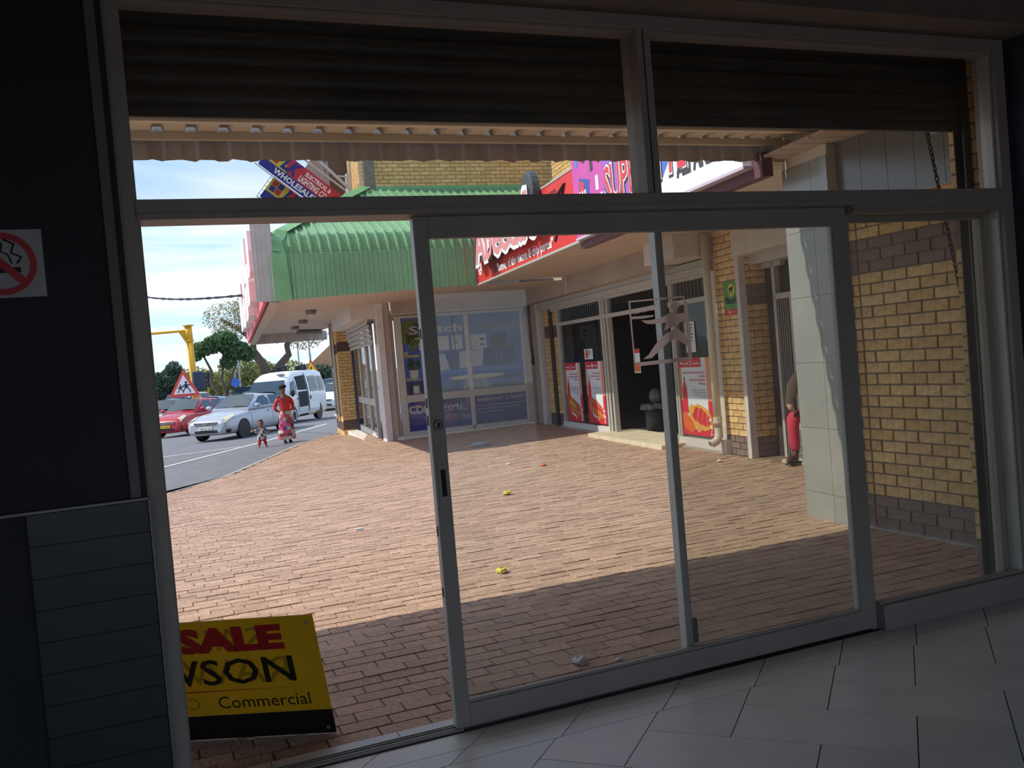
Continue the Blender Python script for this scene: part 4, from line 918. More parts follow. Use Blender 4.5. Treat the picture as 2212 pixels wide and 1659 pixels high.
op = thing('led_sign', 'dark window sign with a ring of small red dots above the steel door', 'sign', FA @ T(1.72, .22, 2.08)); bx('board', BK, op, -.16, .3, -.02, 0, 0, .3, bev=0)
for k in range(18): a = k*2*math.pi/18; MB().box(-.006, .006, -.024, -.02, -.006, .006).build('dot', mat('led_red', (200, 70, 60), .5), op, M=T(.1+.08*math.cos(a), 0, .15+.09*math.sin(a)))

# ------------------------------------------------------------------ canopy and big signs over the take-away
FG = FR((6.0, 16.05, 0), -96.886)                               # sign plane, local x towards the viewer
cp = thing('shop_canopy', 'cream boarded canopy with green sheet roof over the take-away front', 'canopy', FG)
sb = MB()
for k in range(62):
    x0 = -.2+.19*k; sb.box(x0, x0+.178, .04, 2.25 if x0 < 9.9 else 2.4, 2.93, 2.95)
sb.build('soffit_boards', SOF, cp, kind='stuff')
bx('fascia', mat('maroon_board', (104, 70, 76), .7), cp, 5.6, 9.98, .02, .12, 2.78, 2.98)
pp2 = rib_profile(-.1, 11.6, pitch=.172, d=.035, flat=.11, top=.035)
gs = MB(); v2 = lambda x: min(2.7, 2.7)
gs.grid([[(x, .25, 3.80+d) for x, d in pp2], [(x, 2.7, 5.15+d) for x, d in pp2]]); gs.build('roof_sheet', GREEN, cp)
rfl = MB(); rfl.grid([[(-1+.3*i, 2.62, 5.25+.01*math.sin(i)) for i in range(43)], [(-1+.3*i, 2.3, 5.02+.02*math.sin(i*2)) for i in range(43)]]); rfl.build('wall_flashing', GREEN_F, cp)
bx('upper_core', MORT, cp, -3.2, 12, 2.72, 3.0, 4.9, 7.4, bev=0); brick_mass('brick', cp, -3.2, 12, 5.2, 24, y=2.7)
for x, ln in ((1.6, 1.5), (5.2, 2.6), (8.6, 2.2)):
    q = thing('strip_light', {1.6: 'farthest', 5.2: 'middle', 8.6: 'nearest'}[x]+' cream strip light along the take-away soffit', 'lamp', FG @ T(x, 2.0, 2.93), group='strip lights on the take-away soffit')
    bx('batten', PLW, q, 0, ln, -.06, .06, -.05, 0); MB().tube([(.05, 0, -.07), (ln-.05, 0, -.07)], .02, 6).build('tube', mat('tube_white', (226, 224, 214), .4), q)

rs_ = thing('takeaway_sign', 'red take-away sign with white edged cut letters and tagline about vienna and chip parcel', 'sign', FG @ T(0, 0, 2.885))
RED = mat('board_red', (224, 62, 60), .45, noise=.1, ns=1.5); DR = mat('board_darkred', (132, 30, 34), .5); GRY = mat('letter_shadow', (74, 74, 76), .5); WHT = mat('board_white', (244, 240, 238), .45); PNK = mat('letter_pink', (236, 150, 152), .45)
bx('board', RED, rs_, .02, 5.68, -.02, .06, 0, .9, bev=0); bx('frame', GREY, rs_, 0, 5.7, -.035, .08, -.035, .0); bx('frame', GREY, rs_, 0, 5.7, -.03, .07, .9, .93); bx('frame', GREY, rs_, 0, .02, -.03, .07, 0, .9)
MB().prism([(1.2, .0), (1.7, .0), (2.0, .25), (4.6, .40), (5.0, .62), (4.9, .8), (1.2, .7), (.9, .35)], 'y', -.0225, -.021).build('flame_shape', DR, rs_)
def bubbles(x0, x1, z, r, lay, m, n, name, dz=0.0):
    q = MB()
    for i in range(n):
        c = x0+(x1-x0)*i/(n-1); q.prism(el(c, z+.03*math.sin(i*1.9)+dz*i, r*(1.1+.15*math.sin(i*3)), r, 14), 'y', lay-.0003*i, lay+.01)
    q.box(x0, x1, lay, lay+.01, z-r*.5, .95); q.build(name, m, rs_)
bubbles(.75, 4.2, .5, .26, -.16, GRY, 9, 'letter_backing', .012)
text_mb("Abeeda's", .62, .62, .30, w=3.9, bold=.09, d=.172).build('letter_edge', WHT, rs_)
text_mb("Abeeda's", .62, .66, .30, w=3.82, bold=.02, d=.176).build('letter_face', PNK, rs_)
ap = MB().lathe([(0, -.02), (.26, -.02), (.30, .0), (.30, .1), (0, .1)], (4.0, -.14, .93), 20, 'y'); ap.build('drop_backing', GRY, rs_)
MB().lathe([(0, -.17), (.15, -.17), (.15, -.14)], (3.92, 0, .9), 16, 'y').build('drop_ring', WHT, rs_); MB().lathe([(0, -.173), (.07, -.173), (.07, -.15)], (3.92, 0, .9), 12, 'y').build('drop_dot', RED, rs_)
text_mb('"home, of the vienna & chip parcel"', .13, 1.55, .06, w=3.1, bold=.03, d=.024).build('lettering', WHT, rs_)
MB().lathe([(0, -.022), (.13, -.022), (.13, -.02)], (.33, 0, .26), 20, 'y').build('halal_disc', WHT, rs_); MB().tube([(.28, -.024, .24), (.30, -.024, .32), (.34, -.024, .27), (.38, -.024, .29)], .012, 4).build('halal_mark', BK, rs_); MB().box(.24, .42, -.024, -.022, .19, .2).build('halal_text', BK, rs_)
sg = MB(); sg.tube([(4.9, -.024, .35), (5.0, -.024, .7), (5.3, -.024, .78), (5.1, -.024, .55), (5.4, -.024, .45), (5.2, -.024, .15), (5.6, -.024, .25)], .028, 5); sg.tube([(4.75, -.024, .12), (5.1, -.024, .42), (5.35, -.024, .62)], .022, 5); sg.build('figure_line', BK, rs_)
ps = thing('superette_sign', 'pink, blue and white superette sign with red letters above the canopy edge', 'sign', FG @ T(0, 0, 2.9))
bx('board', WHT, ps, 5.72, 9.83, -.06, .06, 0, 1.3, bev=0); bx('frame', mat('frame_lilac', (206, 192, 206), .5), ps, 5.70, 9.85, -.075, .07, -.03, .0)
bx('print', mat('sup_pink', (214, 92, 176), .5, noise=.12, ns=2), ps, 5.72, 6.75, -.062, -.06, 0, 1.3, bev=0); MB().prism([(6.75, 0), (8.1, 0), (8.9, .62), (8.9, 1.3), (6.75, 1.3)], 'y', -.062, -.0605).build('print', mat('sup_violet', (166, 108, 200), .5), ps)
MB().prism([(7.6, 0), (8.05, 0), (8.75, .55), (8.75, .75), (7.6, .6)], 'y', -.0635, -.062).build('print', mat('sup_blue', (92, 122, 206), .5), ps)
MB().prism([(8.05, 0), (9.83, 0), (9.83, 1.3), (9.15, 1.3), (8.55, .42)], 'y', -.065, -.0635).build('print', WHT, ps)
def st_(s, h, x, z, w, k=0, face=(222, 74, 84), d=.068):
    text_mb(s, h, x-.02, z-.012, w=w+.04, bold=.075, d=d).build('letter_shadow', GRY, ps); text_mb(s, h, x-.008, z, w=w+.016, bold=.05, d=d+.002).build('letter_edge', WHT, ps); text_mb(s, h, x, z, w=w, bold=.015, d=d+.004).build('lettering', mat('sup_red', face, .5), ps)
st_('YASIN', .42, 6.85, .72, 1.7); st_('SUPERETTE', .40, 6.78, .24, 2.05)
text_mb('072 555 0190', .16, 7.05, .04, w=1.2, bold=.03, d=.07).build('lettering', WHT, ps); text_mb('ALI AKBAR', .20, 8.62, .16, w=1.02, bold=.04, d=.07).build('lettering', GRY, ps)
bx('patch', MATS['sup_red'], ps, 8.95, 9.25, -.068, -.065, .55, .8, bev=0)
ph = lambda n, m, *b: bx(n, m, ps, *b, bev=0)
MB().prism([(5.86, .12), (6.2, .06), (6.3, .62), (5.96, .7)], 'y', -.065, -.062).build('phone_picture', mat('phone_blue', (70, 96, 170), .4), ps); MB().prism([(5.9, .14), (6.06, .11), (6.12, .62), (5.98, .66)], 'y', -.067, -.065).build('phone_picture', MATS['sup_red'], ps)
for i in range(9): ph('icon', WHT, 5.94+.09*(i % 3), 5.99+.09*(i % 3), -.0685, -.067, .2+.13*(i//3), .27+.13*(i//3))
for i, (x, z) in enumerate(((6.35, .7), (6.5, .45), (6.42, .2), (6.6, .75), (6.62, .2), (5.85, .85), (6.1, .85))): ph('gadget', (GRY, WHT, mat('gad_blue', (74, 150, 206), .5))[i % 3], x, x+.09, -.0655, -.062, z, z+.2-.03*(i % 2))
# ================================================================== vehicles
TYRE = mat('tyre', (30, 30, 32), .8); RIM = mat('rim', (168, 168, 168), .35, .6); CHROME = mat('chrome', (214, 214, 212), .2, .8); BLK = mat('plastic_black', (28, 28, 30), .5)
CGL = mat('car_glass', (52, 66, 72), .08, spec=.8); LENS = mat('lamp_glass', (206, 198, 160), .15, spec=.8); PLATEW = mat('plate_white', (226, 224, 216), .5); PLATEY = mat('plate_yellow', (230, 196, 60), .5)
def lerp(a, b, t): return a+(b-a)*t
class Body:
    """lofted half sections; pt(x, t) lies on the left skin, t runs from sill to roof line"""
    def __init__(s, st): s.st = st                              # (x, [(y, z)...]) from front to rear
    def pt(s, x, t):
        st = s.st
        for (xa, A), (xb, B) in zip(st, st[1:]):
            if xb <= x <= xa or (xa, A) == st[-2]:
                k = 0 if xa == xb else max(0, min(1, (xa-x)/(xa-xb)))
                n = len(A)-1; f = max(0, min(n-1e-6, t*n)); i = int(f); f -= i
                ya, za = lerp(A[i][0], A[i+1][0], f), lerp(A[i][1], A[i+1][1], f); yb, zb = lerp(B[i][0], B[i+1][0], f), lerp(B[i][1], B[i+1][1], f)
                return lerp(ya, yb, k), lerp(za, zb, k)
        return st[-1][1][0]
    def shell(s):
        mb = MB(); rows = []
        for x, P in s.st: rows.append([(x, y, z) for y, z in P]+[(x, -y, z) for y, z in reversed(P)])
        mb.grid(rows, closed=True); n = len(rows[0])
        mb.add(rows[0], [tuple(range(n))]); mb.add(rows[-1], [tuple(range(n-1, -1, -1))]); return mb
    def patch(s, quad, side=1, off=.006, nx=4, nt=3):
        """quad: ((x,t) x4) corner parameters; returns a skin patch slightly proud of the body"""
        mb = MB(); rows = []
        for i in range(nx+1):
            a = i/nx; row = []
            for j in range(nt+1):
                b = j/nt
                x = lerp(lerp(quad[0][0], quad[1][0], a), lerp(quad[3][0], quad[2][0], a), b); t = lerp(lerp(quad[0][1], quad[1][1], a), lerp(quad[3][1], quad[2][1], a), b)
                y, z = s.pt(x, t); row.append((x+off*.3, side*(y+off), z+off*.5))
            rows.append(row)
        return mb.grid(rows)
def sec(w, zb, zt, crown=.03, tum=.96):
    h = zt-zb; return [(0, zb), (w*.86, zb), (w*.97, zb+.08), (w, zb+h*.38), (w*.995, zb+h*.62), (w*tum, zb+h*.88), (w*.86, zt-.01), (w*.5, zt+crown*.7), (0, zt+crown)]
def wheel(par, x, y, r=.315):
    s = 1 if y > 0 else -1
    t = thing('wheel'); t.parent = par; t.matrix_local = T(x, y, r)
    MB().lathe([(r*.62, -.09), (r*.93, -.10), (r, -.06), (r, .06), (r*.93, .10), (r*.62, .09)], n=20, axis='y').build('tyre', TYRE, t, smooth=True)
    rm = MB().lathe([(0, s*.085), (r*.2, s*.09), (r*.2, s*.06), (r*.58, s*.05), (r*.66, s*.095), (r*.62, s*.02), (0, s*.02)], n=16, axis='y')
    rm.build('rim', mat('rim_dark', (70, 70, 72), .4, .5), t)
    for k in range(8):
        a = 2*math.pi*k/8; MB().obox((math.cos(a)*r*.4, s*.08, math.sin(a)*r*.4), (math.cos(a)*r*.24, 0, math.sin(a)*r*.24), (-math.sin(a)*.018, 0, math.cos(a)*.018), (0, .012, 0)).build('spoke', RIM, t)
def car(name, label, loc, head, paint, kind='sedan', plate=None, platem=None, detail=True, group=None, wb=2.6, sc=1.0):
    t = thing(name, label, 'car', FR(loc, head) @ Matrix.Scale(sc, 4), group)
    if kind == 'sedan':
        st = [(.97, sec(.60, .30, .62)), (.93, sec(.72, .24, .68)), (.80, sec(.80, .2, .75)), (.45, sec(.86, .2, .84)), (0, sec(.88, .2, .91)), (-.7, sec(.885, .2, .97)), (-1.6, sec(.885, .2, 1.0)), (-2.6, sec(.885, .2, 1.02)), (-3.15, sec(.86, .22, 1.03)), (-3.5, sec(.8, .28, 1.0)), (-3.62, sec(.68, .42, .92))]
        gh = (-.52, -1.38, -2.45, -3.25, .99, 1.47)
    elif kind == 'hatch':
        st = [(.85, sec(.58, .30, .60)), (.82, sec(.70, .24, .68)), (.70, sec(.78, .2, .78)), (.4, sec(.83, .2, .88)), (0, sec(.85, .2, .95)), (-.6, sec(.85, .2, 1.0)), (-1.5, sec(.85, .2, 1.03)), (-2.5, sec(.85, .2, 1.05)), (-2.95, sec(.82, .24, 1.05)), (-3.1, sec(.74, .34, 1.0))]
        gh = (-.40, -1.2, -2.5, -3.05, 1.0, 1.52)
    else:
        st = [(.85, sec(.62, .36, .80)), (.80, sec(.76, .30, .90)), (.6, sec(.88, .26, .98)), (0, sec(.91, .26, 1.04)), (-1.5, sec(.92, .26, 1.1)), (-2.7, sec(.92, .26, 1.12)), (-3.4, sec(.90, .3, 1.12)), (-3.6, sec(.8, .4, 1.05))]
        gh = (-.40, -1.05, -3.0, -3.5, 1.08, 1.72)
    B = Body(st); B.shell().build('body', paint, t, smooth=True, sub=1)
    x0, xr0, xr1, x1, zb, zr = gh; wbs, wr = st[4][1][3][0]*.93, st[4][1][3][0]*.66
    G = Body([(x0, [(wbs*.92, zb-.06), (wbs*.90, zb), (wbs*.88, zb+.01), (0, zb+.012)]), (lerp(x0, xr0, .5), [(wbs, zb-.06), (wbs*.97, zb+.06), (lerp(wbs, wr, .55)*.98, lerp(zb, zr, .53)), (0, lerp(zb, zr, .56))]), (xr0, [(wbs, zb-.06), (wbs*.97, zb+.06), (wr*1.06, zr-.05), (0, zr)]), ((xr0+xr1)/2, [(wbs, zb-.06), (wbs*.98, zb+.06), (wr*1.1, zr-.03), (0, zr+.03)]), (xr1, [(wbs, zb-.06), (wbs*.97, zb+.06), (wr*1.04, zr-.06), (0, zr-.01)]), (lerp(xr1, x1, .55), [(wbs*.97, zb-.06), (wbs*.93, zb+.05), (lerp(wr, wbs, .5), lerp(zr, zb, .5)), (0, lerp(zr, zb, .46))]), (x1, [(wbs*.9, zb-.06), (wbs*.86, zb), (wbs*.8, zb+.01), (0, zb+.012)])])
    G.shell().build('cabin', paint, t, smooth=True)
    def scr(n, xa, xb, f0=.12, f1=.92):
        rows = []
        for i in range(6):
            a = lerp(f0, f1, i/5); x = lerp(xa, xb, a); w = lerp(wbs*.86, wr*.98, a); z = lerp(zb, zr, a)
            rows.append([(x+(.035 if xa > xb else -.035), w*(-1+2*j/6), z+.03+.02*(1-(j/3-1)**2)) for j in range(7)])
        MB().grid(rows).build(n, CGL, t, smooth=True)
    scr('windscreen', x0, xr0); scr('rear_window', x1, xr1)
    xm = lerp(xr0, xr1, .48)
    for sd in (1, -1):
        def sw(n, pts):
            vs_ = []
            for x, f in pts: w = lerp(wbs*.985, wr*1.08, f); vs_.append((x, sd*(w+.012), lerp(zb+.05, zr-.05, f)))
            MB().add(vs_, [tuple(range(len(vs_)))]).build(n, CGL, t)
        sw('side_window', [(lerp(x0, xr0, .32), .04), (xm+.04, .02), (xm+.04, .92), (lerp(x0, xr0, 1.0), .90)])
        sw('side_window', [(xm-.05, .02), (lerp(x1, xr1, .35), .06), (lerp(x1, xr1, .95), .86), (xm-.05, .92)])
        for xw in (0, -wb): wheel(t, xw, sd*(st[4][1][3][0]-.10), .31 if kind != 'suv' else .35)
        for xw in (0, -wb): MB().lathe([(0, sd*(st[4][1][3][0]+.004)), (.36, sd*(st[4][1][3][0]+.004)), (.37, sd*(st[4][1][3][0]-.06))], (xw, 0, .33), 18, 'y').build('wheel_arch', BLK, t)
        mr = MB().ball((-.75 if kind == 'sedan' else -.6, sd*(wbs+.16), zb+.09), .1, 8, (.7, 1.15, .8)).build('mirror', paint, t, smooth=True)
        hl = B.patch(((.93 if kind == 'sedan' else st[0][0]-.04, .60), (.42, .70), (.30, .80), (.80 if kind == 'sedan' else .70, .82)), sd, .012).build('headlight', LENS, t, smooth=True)
        if detail: B.patch(((.90, .22), (.72, .24), (.72, .36), (.90, .36)), sd, .012).build('fog_lamp', BLK, t)
        B.patch(((st[-3][0], .55), (st[-2][0]-.05, .55), (st[-2][0]-.05, .8), (st[-3][0], .8)), sd, .012).build('tail_lamp', mat('tail_red', (150, 30, 34), .2), t)
        if detail:
            for xh in (xm+.15, xm-.85): MB().box(xh, xh+.16, sd*(st[5][1][3][0]-.005), sd*(st[5][1][3][0]+.022), .84, .875).build('door_handle', paint, t)
            for xh in (x0+.02, xm, lerp(x1, xr1, .3)+.1): B.patch(((xh, .16), (xh-.012, .16), (xh-.012, .86), (xh, .86)), sd, .003, 1, 6).build('door_seam', BLK, t)
    xf = st[0][0]; zg = st[0][1][0][1]
    MB().box(xf-.03, xf+.02, -.44, .44, .30, .40).build('air_intake', BLK, t, bevel=.02)
    MB().prism([(-.40, .56), (.40, .56), (.46, .66), (-.46, .66)], 'x', xf-.02, xf+.012).build('grille', BLK, t)
    for z in (.575, .615, .655): MB().prism([(-.41-(z-.56)*.6, z), (.41+(z-.56)*.6, z), (.41+(z-.56)*.6, z+.012), (-.41-(z-.56)*.6, z+.012)], 'x', xf, xf+.024).build('grille_bar', CHROME, t)
    em = MB(); 
    for (a, b) in ((.075, .05), (.035, .048), (.07, .022)): em.tube([(xf+.032, a*math.cos(k*.524), .625+b*math.sin(k*.524)+(.012 if a == .07 else 0)) for k in range(13)], .007, 5)
    em.build('emblem', CHROME, t)
    if plate:
        p = MB().box(xf+.02, xf+.035, -.26, .26, .41, .525).build('number_plate', platem, t)
        text_mb(plate, .065, 0, .435, w=.44, align='CENTER', bold=.01).xf(T(xf+.04, 0, 0) @ Matrix.Rotation(R(90), 4, 'Z')).build('lettering', BLK, p)
    return t
def onroad(x, y): return (x, y, rz(x, y))
SILV = mat('paint_silver', (176, 180, 186), .35, .3, coat=.5); REDP = mat('paint_red', (176, 34, 46), .35, coat=.6); WHP = mat('paint_white', (232, 230, 226), .35, coat=.4); BLUP = mat('paint_blue', (128, 150, 182), .35, .2, coat=.5); GRNP = mat('paint_dark_green', (64, 76, 76), .3, coat=.5); DKP = mat('paint_dark', (50, 54, 60), .3, coat=.5)
car('sedan_car', 'silver sedan parked in the street behind the toddler', onroad(2.6, 33.3), -128.3, SILV, 'sedan', 'CAA 221 261', PLATEW)
car('red_hatchback', 'red hatchback with yellow number plate at the left end of the traffic', onroad(1.35, 40.6), -124, REDP, 'hatch', 'CAA 87668', PLATEY, sc=.97)
car('dark_car', 'dark green car half hidden behind the red hatchback', onroad(.55, 46.5), -122, GRNP, 'hatch', detail=False)
car('blue_hatchback', 'light blue hatchback seen from behind between red hatchback and white minibus', onroad(3.9, 45.2), 62, BLUP, 'hatch', detail=False)
car('white_car', 'white car behind the light blue hatchback beside the minibus', onroad(5.6, 53.5), -115, WHP, 'sedan', detail=False)
car('white_suv', 'white sport utility car left of the yellow traffic light pole', onroad(1.55, 53.5), -122, WHP, 'suv', detail=False)
car('grey_suv', 'grey-blue sport utility car under the green tree', onroad(6.1, 61), -112, mat('paint_grey_blue', (106, 122, 138), .35, coat=.4), 'suv', detail=False)
car('white_hatchback', 'white hatchback right of the minibus by the brick pier', onroad(10.0, 53.2), -112, WHP, 'hatch', 'CA 512', PLATEW, detail=False)
car('dark_suv', 'black sport utility car far behind the minibus at the pier', onroad(12.4, 66), -110, DKP, 'suv', detail=False)

# white high-roof minibus with its sliding door open
vn = thing('minibus_taxi', 'white high-roof minibus taxi with open sliding door behind the woman', 'minibus', FR(onroad(5.26, 40.4), -120.4))
def vs2(w, zb, zt, wt): return [(0, zb), (w*.9, zb), (w, zb+.12), (w, 1.05 if zt > 1.1 else zb+(zt-zb)*.6), (w*.985, min(1.35, zb+(zt-zb)*.8)), (lerp(w, wt, .55), lerp(1.35, zt, .55) if zt > 1.4 else zb+(zt-zb)*.92), (wt, zt-.10 if zt > 1.4 else zt-.02), (wt*.75, zt-.02), (0, zt)]
VB = Body([(1.02, vs2(.70, .32, .80, .55)), (.98, vs2(.84, .26, .95, .7)), (.82, vs2(.92, .24, 1.14, .76)), (.60, vs2(.94, .24, 1.36, .76)), (.18, vs2(.94, .24, 1.80, .76)), (-.15, vs2(.94, .24, 2.05, .76)), (-.65, vs2(.94, .24, 2.22, .76)), (-1.4, vs2(.94, .24, 2.27, .76)), (-3.6, vs2(.94, .24, 2.27, .76)), (-4.1, vs2(.93, .26, 2.22, .74)), (-4.3, vs2(.88, .32, 2.05, .70))])
VB.shell().build('body', WHP, vn, smooth=True)
rows = []
for i in range(7):
    a = i/6; x = lerp(.80, .06, a); z = lerp(1.14, 1.84, a)
    rows.append([(x+.05, lerp(.80, .72, a)*(-1+2*j/6), z+.05) for j in range(7)])
MB().grid(rows).build('windscreen', CGL, vn, smooth=True)
for sd in (1, -1):
    def vw(n, q, m=CGL, off=.012): return VB.patch(q, sd, off, 6, 5).build(n, m, vn)
    vw('front_window', ((.30, .46), (-.55, .44), (-.55, .64), (-.10, .64)))
    if sd > 0:
        vw('door_opening', ((-.72, .22), (-1.80, .22), (-1.80, .80), (-.72, .80)), mat('van_inside', (44, 48, 52), .8), .008)
        vw('step_panel', ((-.75, .12), (-1.78, .12), (-1.78, .22), (-.75, .22)), BLK, .01)
        vw('sliding_door', ((-1.84, .14), (-3.10, .14), (-3.10, .82), (-1.84, .82)), WHP, .055)
        vw('side_window', ((-2.05, .46), (-3.0, .46), (-3.0, .66), (-2.05, .66)), CGL, .066)
        vw('rear_window', ((-3.2, .46), (-4.0, .46), (-4.0, .66), (-3.2, .66)))
        vw('yellow_stripe', ((-1.9, .17), (-4.1, .17), (-4.1, .20), (-1.9, .20)), PLATEY, .062)
        vw('door_seam', ((-.60, .14), (-.64, .14), (-.64, .80), (-.60, .80)), BLK, .006); vw('roof_seam', ((-.7, .86), (-4.0, .86), (-4.0, .875), (-.7, .875)), mat('seam_grey', (150, 150, 148), .6), .004)
        MB().box(-.62, -.5, .955, .985, 1.02, 1.06).build('door_handle', BLK, vn); MB().box(-2.0, -1.95, 1.0, 1.03, .95, 1.1).build('door_handle', BLK, vn)
    else:
        vw('side_window', ((-.75, .46), (-4.0, .46), (-4.0, .66), (-.75, .66)))
    for x in (0, -3.1): wheel(vn, x, sd*.84, .345); MB().lathe([(0, sd*.944), (.40, sd*.944), (.41, sd*.88)], (x, 0, .36), 18, 'y').build('wheel_arch', BLK, vn)
    MB().lathe([(.20, sd*.965), (.25, sd*.965)], (0, 0, .345), 18, 'y').build('wheel_trim', WHP, vn)
    MB().ball((.35, sd*1.1, 1.32), .13, 8, (.5, .8, 1.2)).build('mirror', BLK, vn, smooth=True)
    VB.patch(((.97, .42), (.72, .46), (.72, .60), (.95, .60)), sd, .012).build('headlight', LENS, vn)
MB().box(1.0, 1.04, -.5, .5, .38, .52).build('air_intake', BLK, vn, bevel=.02); MB().tube([(.86, -.62, 1.18), (.86, 0, 1.2), (.86, .62, 1.18)], .02, 5).build('wiper', BLK, vn)
MB().lathe([(.0, 0), (.10, .0)], (0, 0, 0), 14).xf(T(-.15, .45, 2.115) @ Matrix.Rotation(R(-35), 4, 'Y') @ Matrix.Diagonal((1.0, 2.0, 1, 1))).build('roof_badge', mat('badge_grey', (170, 172, 170), .5), vn)

# ------------------------------------------------------------------ road paint
rline('lane_line', [(-1.5, 20.5), (1.2, 25.0), (3.6, 29.2), (6.5, 35.0)], .12)
rline('lane_line', [(-.6, 26.5), (.6, 27.6)], .12); rline('lane_line', [(.6, 27.6), (2.6, 27.8)], .12)
rline('lane_line', [(6.8, 33.5), (9.2, 38.5)], .12)

# ------------------------------------------------------------------ signals, signs and poles
YP = mat('pole_yellow', (222, 168, 44), .5); SIGD = mat('signal_dark', (60, 68, 82), .6); STEEL = mat('post_steel', (150, 158, 166), .5, .4)
zr0 = rz(2.6, 46)
tp = thing('traffic_light_pole', 'tall yellow traffic light pole with overhead arm and dark signal back', 'traffic light', T(2.55, 46.2, zr0))
MB().tube([(0, 0, 0), (-.06, 0, 4.3)], .16, 10).build('pole', YP, tp, smooth=True); MB().tube([(-.06, 0, 4.2), (-.07, 0, 4.95)], .17, 10).build('pole_head', YP, tp, smooth=True)
MB().lathe([(.16, 0), (.22, 0), (.22, .06), (.16, .06)], (-.06, 0, 4.2), 12).build('collar', YP, tp); MB().lathe([(0, .05), (.26, .05), (.26, 0), (0, 0)], (-.07, 0, 4.93), 12).build('cap', YP, tp)
MB().tube([(-.1, 0, 4.72), (-7, 0, 4.55)], .06, 8).build('arm', YP, tp); MB().prism([(-.55, 4.72), (-.1, 4.78), (-.1, 4.1), (-.2, 4.1)], 'y', -.03, .03).build('gusset', YP, tp)
bx('signal_back', SIGD, tp, -.1, .42, -.35, -.12, 1.85, 2.75, bev=.06); bx('bracket', YP, tp, -.05, .1, -.2, 0, 1.7, 1.85)
ts_ = thing('children_sign', 'red bordered triangle warning sign with two running children', 'road sign', FR((1.98, 44.4, rz(2, 44.4)), -20))
MB().tube([(0, .03, 0), (0, .03, 2.1)], .04, 8).build('post', STEEL, ts_)
MB().prism([(-.72, 1.62), (.72, 1.62), (0, 2.86)], 'y', -.02, .0).build('border', mat('sign_red2', (214, 74, 66), .5), ts_); MB().prism([(-.50, 1.75), (.50, 1.75), (0, 2.61)], 'y', -.026, -.02).build('face', mat('sign_white', (226, 224, 222), .5), ts_)
def kid_fig(ox, oz, s):
    f = MB(); f.prism([(ox+a, oz+b) for a, b in el(0, .40*s, .05*s, .05*s, 10)], 'y', -.03, -.027); f.prism([(ox-.06*s, oz+.34*s), (ox+.06*s, oz+.34*s), (ox+.07*s, oz+.18*s), (ox-.07*s, oz+.18*s)], 'y', -.030, -.0272)
    for p, q in (((-.04, .2), (-.16, .02)), ((.04, .2), (.12, .1)), ((.12, .1), (.14, .0)), ((-.05, .32), (-.17, .24)), ((.05, .32), (.18, .28))): f.bar((ox+p[0]*s, -.0285, oz+p[1]*s), (ox+q[0]*s, -.0285, oz+q[1]*s), .002, .04*s, (0, 0, 1))
    return f
for ox, s in ((-.17, .85), (.10, 1.15)): kid_fig(ox, 1.80, s).build('figure', BLK, ts_)
wn = thing('pedestrian_warning_sign', 'yellow triangle warning sign with red border right of the minibus roof', 'road sign', FR((9.7, 55.5, rz(9.7, 55.5)), -18))
MB().tube([(0, .03, 0), (0, .03, 3.4)], .05, 8).build('post', STEEL, wn); MB().prism([(-.48, 2.15), (.48, 2.15), (0, 3.05)], 'y', -.02, 0).build('border', MATS['sign_red2'], wn); MB().prism([(-.36, 2.22), (.36, 2.22), (0, 2.90)], 'y', -.026, -.02).build('face', PLATEY, wn); MB().box(-.05, .03, -.03, -.026, 2.3, 2.6).build('figure', BLK, wn)
for i, (x, y, lab) in enumerate(((4.4, 65, 'small yellow post traffic light between the trees left of the minibus'), (9.2, 63, 'traffic light on the left of two behind the minibus roof'), (10.4, 62.6, 'traffic light on the right of two behind the minibus roof'))):
    s_ = thing('traffic_light', lab, 'traffic light', FR((x, y, rz(x, y)), -20)); MB().tube([(0, 0, 0), (0, 0, 2.3)], .06, 8).build('post', YP if i == 0 else STEEL, s_); bx('signal_head', mat('signal_black', (36, 42, 46), .6), s_, -.16, .2, -.25, .1, 1.9, 2.85, bev=.04); bx('signal_head', MATS['signal_black'], s_, -.5, -.22, -.2, .15, 1.95, 2.8, bev=.04)
    for k in range(3): MB().lathe([(0, -.26), (.09, -.26), (.1, -.24)], (.02, 0, 2.06+.3*k), 10, 'y').build('lens', mat('signal_lens', (70, 76, 80), .3), s_)
for i, (x, y, h, lab) in enumerate(((8.3, 83, 7.8, 'slim grey street lamp post above the green tree'), (14.6, 90, 7.4, 'slim grey street lamp post right of the forked tree'), (12.9, 74, 6.6, 'slim grey street lamp post behind the yellow warning sign'))):
    l_ = thing('street_lamp', lab, 'street lamp', FR((x, y, -.7), -20)); MB().tube([(0, 0, 0), (0, 0, h)], [.09, .05], 8).build('post', STEEL, l_); MB().tube([(0, 0, h-1.6), (1.5, 0, h-1.35)], .03, 6).build('arm', STEEL, l_); MB().ball((1.6, 0, h-1.36), .14, 6, (1.6, .6, .5)).build('lantern', PLW, l_)
bs_ = thing('blue_sign', 'round blue road sign on a slim post under the green tree', 'road sign', FR((6.9, 72.5, rz(6.9, 72.5)), -20)); MB().tube([(0, 0, 0), (0, 0, 3.9)], .05, 8).build('post', STEEL, bs_); MB().lathe([(0, -.05), (.34, -.05), (.34, -.03), (0, -.03)], (0, 0, 2.0), 18, 'y').build('disc', mat('sign_blue', (62, 104, 190), .5), bs_)

